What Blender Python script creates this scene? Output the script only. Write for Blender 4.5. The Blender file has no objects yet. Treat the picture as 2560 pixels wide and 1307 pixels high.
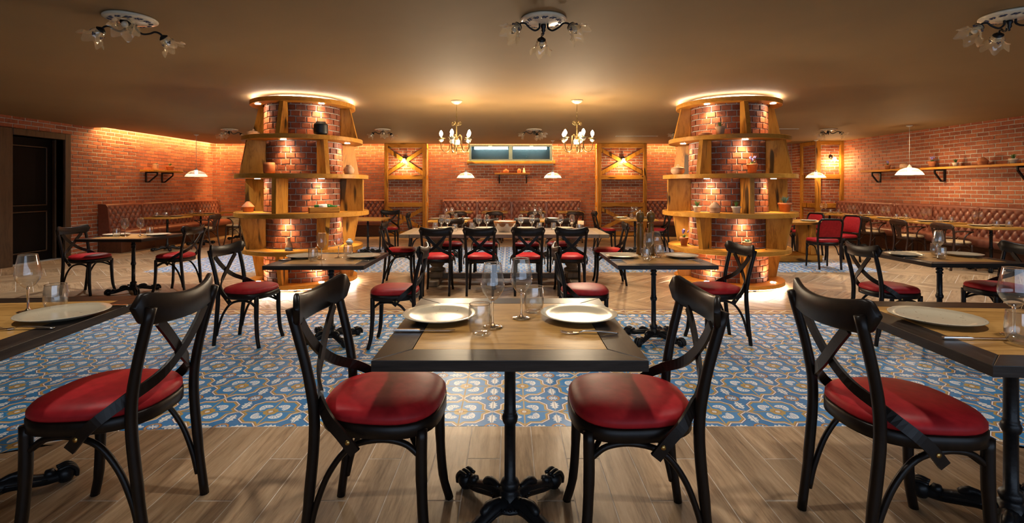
import bpy, math, random
from mathutils import Vector, Matrix
PI = math.pi
random.seed(7)
scene = bpy.context.scene
col = scene.collection
R = math.radians

# ---------------------------------------------------------------- camera, world, daylight, exposure
EYE = 1.40                      # eye height
FPX, VX, VY = 1234.0, 1275.0, 468.0
cam_d = bpy.data.cameras.new('camera')
cam = bpy.data.objects.new('camera', cam_d); col.objects.link(cam)
cam.location = (0, 0, EYE); cam.rotation_euler = (PI/2, 0, 0)
cam_d.sensor_fit = 'HORIZONTAL'; cam_d.sensor_width = 36.0
cam_d.lens = FPX/2560*36.0
cam_d.shift_x = (1280-VX)/2560; cam_d.shift_y = -(653.5-VY)/2560
cam_d.clip_start = 0.05; cam_d.clip_end = 100
scene.camera = cam
world = bpy.data.worlds.new('world'); scene.world = world; world.use_nodes = True
world.node_tree.nodes['Background'].inputs[0].default_value = (0.55, 0.72, 1.0, 1)
world.node_tree.nodes['Background'].inputs[1].default_value = 0.35
vs = scene.view_settings
vs.view_transform = 'Standard'; vs.look = 'None'; vs.gamma = 1.0; vs.use_curve_mapping = False
vs.exposure = 1.48
scene.cycles.max_bounces = 5; scene.cycles.diffuse_bounces = 2; scene.cycles.glossy_bounces = 2
scene.cycles.transmission_bounces = 5; scene.cycles.transparent_max_bounces = 8
scene.cycles.use_adaptive_sampling = True; scene.cycles.adaptive_threshold = 0.12; scene.cycles.adaptive_min_samples = 16
scene.cycles.caustics_reflective = False; scene.cycles.caustics_refractive = False
scene.cycles.sample_clamp_indirect = 4.0; scene.cycles.blur_glossy = 0.6

def light(name, kind, loc, energy, color, rot=(0, 0, 0), **kw):
    d = bpy.data.lights.new(name, kind); d.energy = energy; d.color = color
    for k, v in kw.items(): setattr(d, k, v)
    o = bpy.data.objects.new(name, d); o.location = loc; o.rotation_euler = rot
    col.objects.link(o); return o
DAY = (0.62, 0.78, 1.0); WARM = (1.0, 0.62, 0.28); WARM2 = (1.0, 0.66, 0.32)
# daylight through the glazed front behind the camera (pointing +Y)
light('daylight', 'AREA', (2.6, -2.3, 1.45), 30, DAY, (R(90), 0, 0), shape='RECTANGLE', size=8.5, size_y=2.1)
XL, XR, YB, HC, YF = -8.8, 9.04, 14.6, 2.66, -2.6
# LED lines hidden in the ceiling slot along the brick walls
light('cove_led_back', 'AREA', (-1.0, YB-0.24, HC+0.12), 250, (1.0, 0.54, 0.19), (R(-20), 0, 0), shape='RECTANGLE', size=15.4, size_y=0.05)
light('cove_led_left', 'AREA', (XL+0.24, 12.5, HC+0.12), 36, (1.0, 0.54, 0.19), (R(20), 0, R(90)), shape='RECTANGLE', size=4.0, size_y=0.05)
# spots added to brighten the right wall, with no fixtures there
for ly in (8.2, 9.9, 11.6):
    light('downlight_and_fill', 'SPOT', (7.6, ly, HC-0.03), 30, (1.0, 0.72, 0.42), (0, R(-22), 0), spot_size=R(125), spot_blend=0.8, shadow_soft_size=0.08)
# three recessed downlights over the front row of tables, just above the frame
for lx in (-2.3, 0.0, 2.1):
    light('downlight_and_fill', 'SPOT', (lx, 2.05, HC-0.03), 30, (1.0, 0.93, 0.84), (0, 0, 0), spot_size=R(125), spot_blend=0.6, shadow_soft_size=0.06)
for lx, ly, le in ((-5.0, 6.6, 75), (4.3, 5.6, 36), (-1.6, 4.5, 13), (1.3, 4.5, 13), (6.0, 9.2, 60), (-6.6, 8.6, 70), (6.7, 6.6, 80), (-5.2, 10.6, 50), (0.0, 9.6, 85), (-4.2, 9.6, 60), (4.3, 9.3, 50), (-1.2, 6.1, 35), (1.2, 6.1, 35)):  # added fill spots brightening the middle of the room, without fixtures
    light('downlight_and_fill', 'SPOT', (lx, ly, HC-0.03), le, (1.0, 0.94, 0.86), (0, 0, 0), spot_size=R(120), spot_blend=0.7, shadow_soft_size=0.05)

# ---------------------------------------------------------------- mesh helpers
class MB:
    def __init__(s): s.v = []; s.f = []; s.sm = []; s.tone = []; s.loc = []
    def add(s, vs_, fs, smooth=False, tone=None, loc=None):
        o = len(s.v); s.v += [tuple(p) for p in vs_]
        for f in fs:
            s.f.append(tuple(i+o for i in f)); s.sm.append(smooth)
        if tone is not None: s.tone += [tone]*len(vs_)
        if loc is not None: s.loc += loc
        return s
    def box(s, x0, x1, y0, y1, z0, z1, **k):
        return s.add([(x0,y0,z0),(x1,y0,z0),(x1,y1,z0),(x0,y1,z0),(x0,y0,z1),(x1,y0,z1),(x1,y1,z1),(x0,y1,z1)],
                     [(0,3,2,1),(4,5,6,7),(0,1,5,4),(1,2,6,5),(2,3,7,6),(3,0,4,7)], **k)
    def bbox(s, x0, x1, y0, y1, z0, z1, b=0.006):
        "box with chamfered edges"
        pts = []; X=(x0,x1); Y=(y0,y1); Z=(z0,z1)
        idx = {}
        for i in (0,1):
            for j in (0,1):
                for k in (0,1):
                    sx=(1,-1)[i]; sy=(1,-1)[j]; sz=(1,-1)[k]
                    idx[i,j,k,0]=len(pts); pts.append((X[i],Y[j]+sy*b,Z[k]+sz*b))
                    idx[i,j,k,1]=len(pts); pts.append((X[i]+sx*b,Y[j],Z[k]+sz*b))
                    idx[i,j,k,2]=len(pts); pts.append((X[i]+sx*b,Y[j]+sy*b,Z[k]))
        fs=[]
        for a in (0,1):
            fs.append([idx[a,0,0,0],idx[a,1,0,0],idx[a,1,1,0],idx[a,0,1,0]])
            fs.append([idx[0,a,0,1],idx[1,a,0,1],idx[1,a,1,1],idx[0,a,1,1]])
            fs.append([idx[0,0,a,2],idx[1,0,a,2],idx[1,1,a,2],idx[0,1,a,2]])
            for c in (0,1):
                fs.append([idx[0,a,c,1],idx[1,a,c,1],idx[1,a,c,2],idx[0,a,c,2]])
                fs.append([idx[a,0,c,0],idx[a,1,c,0],idx[a,1,c,2],idx[a,0,c,2]])
                fs.append([idx[a,c,0,0],idx[a,c,1,0],idx[a,c,1,1],idx[a,c,0,1]])
                for d in (0,1): pass
        for i in (0,1):
            for j in (0,1):
                for k in (0,1):
                    fs.append([idx[i,j,k,0],idx[i,j,k,1],idx[i,j,k,2]])
        # orient outward
        c = Vector(((x0+x1)/2,(y0+y1)/2,(z0+z1)/2)); out=[]
        for f in fs:
            P=[Vector(pts[i]) for i in f]; m=sum(P,Vector())/len(P); n=(P[1]-P[0]).cross(P[2]-P[0])
            out.append(f if n.dot(m-c)>0 else f[::-1])
        return s.add(pts, out)
    def lathe(s, prof, n=20, c=(0,0,0), smooth=True, wave=None, axis=None):
        "prof: [(r,z)]; poles where r==0"
        vs_=[]; fs=[]; rings=[]
        for (r,z) in prof:
            if r<=1e-6: rings.append([len(vs_)]); vs_.append((0,0,z))
            else:
                ring=[]
                for i in range(n):
                    a=2*PI*i/n; rr=r; zz=z
                    if wave: rr,zz=wave(r,z,a)
                    ring.append(len(vs_)); vs_.append((rr*math.cos(a),rr*math.sin(a),zz))
                rings.append(ring)
        for A,B in zip(rings,rings[1:]):
            if len(A)==1 and len(B)==1: continue
            for i in range(n):
                j=(i+1)%n
                if len(A)==1: fs.append((A[0],B[j],B[i]))
                elif len(B)==1: fs.append((A[i],A[j],B[0]))
                else: fs.append((A[i],A[j],B[j],B[i]))
        if axis is not None:
            q=Vector((0,0,1)).rotation_difference(Vector(axis).normalized()).to_matrix()
            vs_=[tuple(q@Vector(p)) for p in vs_]
        return s.add([(p[0]+c[0],p[1]+c[1],p[2]+c[2]) for p in vs_], fs, smooth)
    def tube(s, path, rad, n=8, cap=True, smooth=True):
        P=[Vector(p) for p in path]; m=len(P)
        if not hasattr(rad,'__len__'): rad=[rad]*m
        T=[(P[min(i+1,m-1)]-P[max(i-1,0)]).normalized() for i in range(m)]
        u=T[0].orthogonal().normalized(); vs_=[]; fs=[]
        for i in range(m):
            u=(u-T[i]*u.dot(T[i])).normalized(); w=T[i].cross(u)
            for k in range(n):
                a=2*PI*k/n; vs_.append(P[i]+(u*math.cos(a)+w*math.sin(a))*rad[i])
        for i in range(m-1):
            for k in range(n):
                l=(k+1)%n; fs.append((i*n+k,i*n+l,(i+1)*n+l,(i+1)*n+k))
        if cap: fs.append(tuple(range(n))[::-1]); fs.append(tuple(range((m-1)*n,m*n)))
        return s.add(vs_,fs,smooth)
    def sweep(s, path, normals, width, thick, smooth=False, taper=None):
        "flat bar along path; thickness along normal, width across"
        P=[Vector(p) for p in path]; m=len(P); vs_=[]; fs=[]
        for i in range(m):
            t=(P[min(i+1,m-1)]-P[max(i-1,0)]).normalized(); nn=Vector(normals[i]); nn=(nn-t*nn.dot(t)).normalized(); w=t.cross(nn)
            ww=width*(taper[i] if taper else 1)/2
            for a,b in ((-1,-1),(1,-1),(1,1),(-1,1)): vs_.append(P[i]+w*ww*a+nn*thick/2*b)
        for i in range(m-1):
            for k in range(4):
                l=(k+1)%4; fs.append((i*4+k,i*4+l,(i+1)*4+l,(i+1)*4+k))
        fs.append((3,2,1,0)); e=(m-1)*4; fs.append((e,e+1,e+2,e+3))
        return s.add(vs_,fs,smooth)
    def prism(s, poly, z0, z1, **k):
        n=len(poly); vs_=[(x,y,z0) for x,y in poly]+[(x,y,z1) for x,y in poly]
        fs=[tuple(range(n))[::-1],tuple(range(n,2*n))]+[(i,(i+1)%n,n+(i+1)%n,n+i) for i in range(n)]
        return s.add(vs_,fs,**k)
    def mesh(s, name, m):
        me=bpy.data.meshes.new(name); me.from_pydata(s.v,[],s.f); me.update()
        me.polygons.foreach_set('use_smooth', s.sm)
        if len(s.tone)==len(s.v) and s.tone:
            a=me.attributes.new('tone','FLOAT','POINT'); a.data.foreach_set('value',s.tone)
        if len(s.loc)==len(s.v) and s.loc:
            a=me.attributes.new('ploc','FLOAT_VECTOR','POINT'); a.data.foreach_set('vector',[c for p in s.loc for c in p])
        if m: me.materials.append(m)
        return me
    def build(s, name, m, parent=None, loc=None, rot=None):
        o=bpy.data.objects.new(name, s.mesh(name,m)); col.objects.link(o)
        if parent: o.parent=parent
        if loc: o.location=loc
        if rot: o.rotation_euler=rot
        return o
def inst(name, me, parent=None, loc=(0,0,0), rot=(0,0,0), sc=None):
    o=bpy.data.objects.new(name,me); col.objects.link(o)
    if parent: o.parent=parent
    o.location=loc; o.rotation_euler=rot
    if sc: o.scale=sc
    return o
def tag(o, label=None, cat=None, group=None, kind=None):
    if label: o['label']=label
    if cat: o['category']=cat
    if group: o['group']=group
    if kind: o['kind']=kind
    return o
def thing(name, label, cat, loc=(0,0,0), rz=0, group=None, sc=None):
    o=bpy.data.objects.new(name,None); col.objects.link(o); o.empty_display_size=0.1
    o.location=loc; o.rotation_euler=(0,0,rz)
    if sc: o.scale=(sc,sc,sc)
    return tag(o,label,cat,group)
KIDS={}
def copy_tree(o, parent=None):
    c=o.copy(); col.objects.link(c); c.parent=parent
    if o.name not in KIDS: KIDS[o.name]=list(o.children)
    for ch in KIDS[o.name]: copy_tree(ch,c)
    return c
USED=set()
def place(proto, loc, rz, label, group=None, sc=1.0):
    "the first time the prototype itself is placed, afterwards copies of it"
    if proto.name in USED: o=copy_tree(proto)
    else:
        USED.add(proto.name); KIDS[proto.name]=list(proto.children); o=proto
    o.location=loc; o.rotation_euler=(0,0,rz); o.scale=(sc,sc,sc); o['label']=label
    if group: o['group']=group
    return o
def bez(pts, n=8):
    "smooth (Catmull-Rom) path through points"
    P=[Vector(p) for p in pts]; P=[P[0]*2-P[1]]+P+[P[-1]*2-P[-2]]; out=[]
    for i in range(1,len(P)-2):
        for k in range(n):
            t=k/n; a,b,c,d=P[i-1],P[i],P[i+1],P[i+2]
            out.append(0.5*((2*b)+(c-a)*t+(2*a-5*b+4*c-d)*t*t+(3*b-a-3*c+d)*t**3))
    out.append(P[-2]); return out
def at(px, py, z=0.0):
    "photo pixel -> the point of the room at height z"
    Y=FPX*(EYE-z)/(py-VY); return ((px-VX)/FPX*Y, Y, z)

# ---------------------------------------------------------------- materials
class N:
    "tiny expression builder for shader math"
    def __init__(s,nt,sock): s.nt=nt; s.k=sock
    def _m(s,op,b=None,c=None):
        n=s.nt.nodes.new('ShaderNodeMath'); n.operation=op
        s.nt.links.new(s.k,n.inputs[0])
        for i,q in ((1,b),(2,c)):
            if q is None: continue
            if isinstance(q,N): s.nt.links.new(q.k,n.inputs[i])
            else: n.inputs[i].default_value=q
        return N(s.nt,n.outputs[0])
    def __add__(s,b): return s._m('ADD',b)
    __radd__=__add__
    def __sub__(s,b): return s._m('SUBTRACT',b)
    def __rsub__(s,b): return s._m('MULTIPLY',-1.0)+b
    def __mul__(s,b): return s._m('MULTIPLY',b)
    __rmul__=__mul__
    def __truediv__(s,b): return s._m('DIVIDE',b)
    def abs(s): return s._m('ABSOLUTE')
    def fract(s): return s._m('FRACT')
    def sin(s): return s._m('SINE')
    def sqrt(s): return s._m('SQRT')
    def min(s,b): return s._m('MINIMUM',b)
    def max(s,b): return s._m('MAXIMUM',b)
    def lt(s,b): return s._m('LESS_THAN',b)
    def gt(s,b): return s._m('GREATER_THAN',b)
    def pow(s,b): return s._m('POWER',b)
    def atan2(s,b): return s._m('ARCTAN2',b)
def new_mat(name):
    m=bpy.data.materials.new(name); m.use_nodes=True; nt=m.node_tree
    return m,nt,nt.nodes['Principled BSDF']
def nd(nt,kind,**kw):
    n=nt.nodes.new(kind)
    for k,v in kw.items(): setattr(n,k,v)
    return n
def mixc(nt,fac,a,b,blend='MIX'):
    n=nt.nodes.new('ShaderNodeMix'); n.data_type='RGBA'; n.blend_type=blend; n.clamp_factor=True
    for sock,q in ((n.inputs[0],fac),(n.inputs[6],a),(n.inputs[7],b)):
        if isinstance(q,N): nt.links.new(q.k,sock)
        elif hasattr(q,'node'): nt.links.new(q,sock)
        elif isinstance(q,(int,float)): sock.default_value=q
        else: sock.default_value=(q[0],q[1],q[2],1)
    return n.outputs[2]
def noise(nt,vec,scale,detail=3,rough=0.55,dist=0.0):
    n=nt.nodes.new('ShaderNodeTexNoise'); n.inputs['Scale'].default_value=scale; n.inputs['Detail'].default_value=detail
    n.inputs['Roughness'].default_value=rough; n.inputs['Distortion'].default_value=dist
    if vec is not None: nt.links.new(vec,n.inputs['Vector'])
    return n.outputs[0]
def ramp(nt,fac,stops):
    n=nt.nodes.new('ShaderNodeValToRGB'); e=n.color_ramp.elements
    while len(e)<len(stops): e.new(0.5)
    for el,(p,c) in zip(e,stops): el.position=p; el.color=(c[0],c[1],c[2],1)
    nt.links.new(fac,n.inputs[0]); return n.outputs[0]
def bump(nt,b,h,strength=0.2,dist=0.01):
    n=nt.nodes.new('ShaderNodeBump'); n.inputs['Strength'].default_value=strength; n.inputs['Distance'].default_value=dist
    nt.links.new(h,n.inputs['Height']); nt.links.new(n.outputs[0],b.inputs['Normal'])
def plain(name, c, rough=0.5, metal=0.0, var=0.12, nscale=18, bmp=0.0, spec=0.5, coat=0.0):
    m,nt,b=new_mat(name); tc=nd(nt,'ShaderNodeTexCoord')
    nz=noise(nt,tc.outputs['Object'],nscale,4)
    c2=tuple(max(0,x*(1-var*2)) for x in c); c1=tuple(min(1,x*(1+var)) for x in c)
    nt.links.new(ramp(nt,nz,[(0.3,c2),(0.7,c1)]),b.inputs['Base Color'])
    b.inputs['Roughness'].default_value=rough; b.inputs['Metallic'].default_value=metal
    b.inputs['Specular IOR Level'].default_value=spec; b.inputs['Coat Weight'].default_value=coat
    if bmp: bump(nt,b,nz,bmp,0.004)
    return m
def wood(name, ca, cb, cc=None, scale=(6,6,0.7), rough=0.45, knots=False, attr=None, coat=0.0, bmp=0.15, tonevar=0.25, spec=0.35):
    "grain stretched along the axis with the small scale"
    m,nt,b=new_mat(name)
    if attr:
        a=nd(nt,'ShaderNodeAttribute',attribute_name=attr); src=a.outputs['Vector']
    else: src=nd(nt,'ShaderNodeTexCoord').outputs['Object']
    oi=nd(nt,'ShaderNodeObjectInfo'); ta=nd(nt,'ShaderNodeAttribute',attribute_name='tone')
    rnd=(N(nt,oi.outputs['Random'])+N(nt,ta.outputs['Fac'])).fract()
    mp=nd(nt,'ShaderNodeMapping'); mp.inputs['Scale'].default_value=scale; nt.links.new(src,mp.inputs[0])
    cx=nd(nt,'ShaderNodeCombineXYZ')
    for i in range(3): nt.links.new((rnd*(31.7+i*17)).k,cx.inputs[i])
    nt.links.new(cx.outputs[0],mp.inputs['Location'])
    g1=noise(nt,mp.outputs[0],2.2,5,0.6,0.9); g2=noise(nt,mp.outputs[0],11,3,0.7,0.3)
    f=N(nt,g1)*0.7+N(nt,g2)*0.3
    c=ramp(nt,f.k,[(0.34,cb),(0.50,ca),(0.66,cc or tuple(min(1,x*1.18) for x in ca))])
    tone=rnd*tonevar+(1-tonevar/2)
    hv=nd(nt,'ShaderNodeHueSaturation'); nt.links.new(c,hv.inputs['Color']); nt.links.new(tone.k,hv.inputs['Value'])
    c=hv.outputs[0]
    if knots:
        mk=nd(nt,'ShaderNodeMapping'); mk.inputs['Scale'].default_value=tuple(x*0.9 for x in scale); nt.links.new(src,mk.inputs[0]); nt.links.new(cx.outputs[0],mk.inputs['Location'])
        k=noise(nt,mk.outputs[0],1.7,1,0.4,0.6)
        c=mixc(nt,ramp(nt,k,[(0.625,(0,0,0)),(0.685,(0.9,)*3)]),c,(0.022,0.011,0.004))
    nt.links.new(c,b.inputs['Base Color']); b.inputs['Roughness'].default_value=rough; b.inputs['Coat Weight'].default_value=coat; b.inputs['Specular IOR Level'].default_value=spec
    if bmp: bump(nt,b,g2,bmp,0.003)
    return m
def emis(name, c, s):
    m,nt,b=new_mat(name); b.inputs['Base Color'].default_value=(*c,1); b.inputs['Emission Color'].default_value=(*c,1); b.inputs['Emission Strength'].default_value=s
    return m
def thinglass(name, tint=(1,1,1), gloss=1.0, rough=0.02, milk=0.0, milkc=(0.9,0.88,0.82), base=0.05):
    m,nt,b=new_mat(name); nt.nodes.remove(b); out=nt.nodes['Material Output']
    lw=nd(nt,'ShaderNodeLayerWeight'); lw.inputs[0].default_value=0.5
    tr=nd(nt,'ShaderNodeBsdfTransparent'); tr.inputs[0].default_value=(*tint,1)
    gl=nd(nt,'ShaderNodeBsdfGlossy'); gl.inputs['Roughness'].default_value=rough
    mx=nd(nt,'ShaderNodeMixShader'); f=(N(nt,lw.outputs['Facing']).pow(2.2)*0.85*gloss+base).min(0.75); nt.links.new(f.k,mx.inputs[0])
    nt.links.new(tr.outputs[0],mx.inputs[1]); nt.links.new(gl.outputs[0],mx.inputs[2]); last=mx.outputs[0]
    if milk:
        df=nd(nt,'ShaderNodeBsdfDiffuse'); df.inputs[0].default_value=(*milkc,1)
        tl=nd(nt,'ShaderNodeBsdfTranslucent'); tl.inputs[0].default_value=(*milkc,1)
        a=nd(nt,'ShaderNodeAddShader'); nt.links.new(df.outputs[0],a.inputs[0]); nt.links.new(tl.outputs[0],a.inputs[1])
        m2=nd(nt,'ShaderNodeMixShader'); m2.inputs[0].default_value=milk; nt.links.new(last,m2.inputs[1]); nt.links.new(a.outputs[0],m2.inputs[2]); last=m2.outputs[0]
    nt.links.new(last,out.inputs[0]); return m
M={}
M['ceiling']=plain('ceiling paint',(0.215,0.130,0.050),0.75,var=0.03,nscale=1.5)
M['black']=wood('black stained beech',(0.008,0.0045,0.003),(0.004,0.0025,0.002),(0.012,0.007,0.0045),(8,8,3),0.36,bmp=0.05,tonevar=0.2,spec=0.22)
M['iron']=plain('black cast iron',(0.008,0.008,0.009),0.36,0.0,0.2,60,0.25,0.25)
M['brass']=plain('brass',(0.55,0.36,0.12),0.3,1.0,0.1)
M['oldbrass']=plain('aged brass',(0.15,0.105,0.042),0.42,1.0,0.15)
M['red']=plain('red leather',(0.33,0.014,0.017),0.46,0,0.10,30,0.12,0.14)
M['beige']=plain('beige leather',(0.55,0.38,0.20),0.45,0,0.06,30,0.1)
M['tan']=plain('brown leather',(0.195,0.062,0.040),0.36,0,0.10,14,0.15)
M['plinth']=wood('dark red wood',(0.075,0.026,0.012),(0.04,0.014,0.007),None,(1.2,6,6),0.45)
M['oak']=wood('knotty oak',(0.46,0.195,0.026),(0.23,0.088,0.011),(0.53,0.25,0.040),(5,5,1.0),0.45,True,spec=0.2)
M['oakh']=wood('oak board',(0.46,0.20,0.028),(0.27,0.105,0.013),(0.53,0.25,0.042),(1.0,5,5),0.45,True,spec=0.2)
M['oaks']=wood('clear oak',(0.46,0.20,0.028),(0.32,0.13,0.016),(0.53,0.25,0.042),(1.0,5,5),0.45,False,spec=0.2)
M['walnutarm']=wood('dark walnut',(0.045,0.020,0.011),(0.025,0.011,0.006),None,(8,8,2),0.35)
M['inset']=wood('oak veneer',(0.40,0.210,0.058),(0.22,0.105,0.024),(0.48,0.27,0.085),(1.3,8,5),0.38,bmp=0.05,spec=0.18)
M['mill']=wood('turned walnut',(0.20,0.095,0.020),(0.12,0.05,0.009),None,(5,5,1.2),0.35)
M['wenge']=wood('dark wenge',(0.020,0.0135,0.010),(0.009,0.006,0.0045),(0.036,0.026,0.020),(1.0,9,9),0.36,bmp=0.12,spec=0.22)
M['wengey']=wood('dark wenge crosswise',(0.020,0.0135,0.010),(0.009,0.006,0.0045),(0.036,0.026,0.020),(9,1.0,9),0.36,bmp=0.12,spec=0.22)
M['ltop']=wood('honey oak',(0.52,0.265,0.052),(0.40,0.18,0.03),None,(1.0,5,5),0.3,coat=0.1)
M['greywood']=wood('weathered grey oak',(0.15,0.105,0.070),(0.085,0.058,0.038),(0.20,0.15,0.105),(0.9,6,6),0.45)
M['greyturn']=wood('weathered oak turned',(0.17,0.115,0.065),(0.09,0.06,0.033),None,(5,5,1.2),0.5)
M['doorwood']=wood('dark door wood',(0.060,0.034,0.018),(0.032,0.018,0.010),None,(6,6,0.8),0.45)
M['doordark']=wood('blackish door wood',(0.004,0.0025,0.002),(0.002,0.0013,0.001),None,(6,6,0.8),0.6,spec=0.1)
M['steel']=plain('steel cutlery',(0.75,0.72,0.68),0.18,1.0,0.05)
M['glass']=thinglass('thin clear glass',(0.97,0.97,0.96),1.0,0.04,0.012,(0.95,0.95,0.95),0.10)
M['white']=plain('white paint',(0.75,0.74,0.70),0.5,var=0.03)
M['cord']=plain('white cord',(0.6,0.58,0.54),0.6,var=0.03)
M['mortar']=plain('lime mortar',(0.42,0.40,0.36),0.9,0,0.15,25,0.3)
M['grout']=plain('floor grout',(0.58,0.50,0.41),0.85,0,0.1,20)
M['terra']=plain('terracotta',(0.45,0.15,0.055),0.75,0,0.1,20,0.1)
M['paleterra']=plain('pale terracotta',(0.55,0.33,0.19),0.75,0,0.1,20,0.1)
M['whitepot']=plain('white pot',(0.72,0.62,0.50),0.6,0,0.05,20)
M['leaf']=plain('green leaf',(0.075,0.17,0.035),0.5,0,0.3,30)
M['leaf2']=plain('blue green leaf',(0.13,0.27,0.20),0.5,0,0.25,30)
M['lav']=plain('lavender flower',(0.30,0.22,0.58),0.7,0,0.2,40)
M['blackclay']=plain('black clay',(0.012,0.014,0.016),0.45,0,0.2,40,0.2)
M['blueglaze']=plain('blue grey glaze',(0.12,0.19,0.30),0.3,0,0.25,10)
M['ceram']=plain('cream ceramic',(0.62,0.55,0.42),0.18,0,0.05,6,coat=0.3)
M['floral']=plain('blue floral glaze',(0.045,0.05,0.10),0.3,0,0.3,60)
M['aluframe']=plain('blue grey aluminium',(0.09,0.14,0.16),0.4,0.2,0.05)
M['bulb']=emis('lit bulb',(1.0,0.80,0.50),60)
M['bulbp']=emis('lit pendant bulb',(1.0,0.86,0.66),45)
M['puck']=emis('lit spot',(1.0,0.86,0.66),40)
M['ledstrip']=emis('led strip',(1.0,0.88,0.72),60)
M['ledtop']=emis('led strip top',(1.0,0.86,0.68),26)
M['tubelamp']=emis('fluorescent tube',(0.92,0.97,1.0),9)
M['bottleglass']=plain('green bottle glass',(0.02,0.13,0.03),0.1,0,0.1,5,coat=0.5)
M['paper']=plain('paper label',(0.7,0.66,0.6),0.7,0,0.05)
M['seam']=plain('dark seam',(0.02,0.014,0.01),0.6)
M['shade']=thinglass('floral glass shade',(0.93,0.89,0.80),1.2,0.05,0.24,(0.52,0.44,0.30),0.10)
M['pshade']=thinglass('prismatic pendant glass',(0.96,0.95,0.93),1.3,0.08,0.34,(0.85,0.82,0.76)); M['pdome']=thinglass('clear pendant glass',(0.94,0.94,0.93),1.3,0.05,0.07,(0.85,0.82,0.76),0.10)
m,nt,b=new_mat('solid glass'); b.inputs['Base Color'].default_value=(1,1,1,1); b.inputs['Transmission Weight'].default_value=1; b.inputs['Roughness'].default_value=0.0; b.inputs['IOR'].default_value=1.45; M['sglass']=m
# speckled cream plate
m,nt,b=new_mat('speckled stoneware'); tc=nd(nt,'ShaderNodeTexCoord')
mp=nd(nt,'ShaderNodeMapping'); mp.inputs['Scale'].default_value=(1,2.6,1); mp.inputs['Rotation'].default_value=(0,0,0.5); nt.links.new(tc.outputs['Object'],mp.inputs[0])
sp=noise(nt,mp.outputs[0],26,4,0.65,1.2)
nt.links.new(mixc(nt,ramp(nt,sp,[(0.645,(0,0,0)),(0.69,(1,1,1))]),(0.44,0.375,0.265),(0.13,0.085,0.045)),b.inputs['Base Color'])
b.inputs['Roughness'].default_value=0.20; b.inputs['Specular IOR Level'].default_value=0.32; M['plate']=m
# brick
def brick_mat(name, a, bb, c):
    m,nt,b=new_mat(name); oi=nd(nt,'ShaderNodeObjectInfo'); ta=nd(nt,'ShaderNodeAttribute',attribute_name='tone'); geo=nd(nt,'ShaderNodeNewGeometry')
    rnd=(N(nt,oi.outputs['Random'])+N(nt,ta.outputs['Fac'])).fract()
    n1=noise(nt,geo.outputs['Position'],14,4,0.65); n2=noise(nt,geo.outputs['Position'],55,3,0.6)
    f=rnd*0.42+N(nt,n1)*0.80-0.12
    c0=ramp(nt,f.k,[(0.15,a),(0.45,bb),(0.85,c)])
    c1=mixc(nt,ramp(nt,n2,[(0.60,(0,0,0)),(0.72,(0.55,)*3)]),c0,(a[0]*0.45,a[1]*0.45,a[2]*0.5))
    n3=noise(nt,geo.outputs['Position'],38,3,0.7)
    c1=mixc(nt,ramp(nt,n3,[(0.60,(0,0,0)),(0.74,(0.45,)*3)]),c1,(c[0]*1.4,c[1]*1.45,c[2]*1.1))
    nt.links.new(c1,b.inputs['Base Color']); b.inputs['Roughness'].default_value=0.72
    h=N(nt,n1)*0.6+N(nt,n2)*0.4; bump(nt,b,h.k,0.55,0.012); return m
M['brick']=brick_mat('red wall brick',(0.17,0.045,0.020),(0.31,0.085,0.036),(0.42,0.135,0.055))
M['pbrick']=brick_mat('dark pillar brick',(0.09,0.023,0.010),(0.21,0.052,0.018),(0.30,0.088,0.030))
M['plank']=wood('oak look floor plank',(0.325,0.215,0.120),(0.155,0.093,0.048),(0.44,0.31,0.19),(0.9,9,9),0.38,attr='ploc',tonevar=0.35,bmp=0.1)
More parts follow.
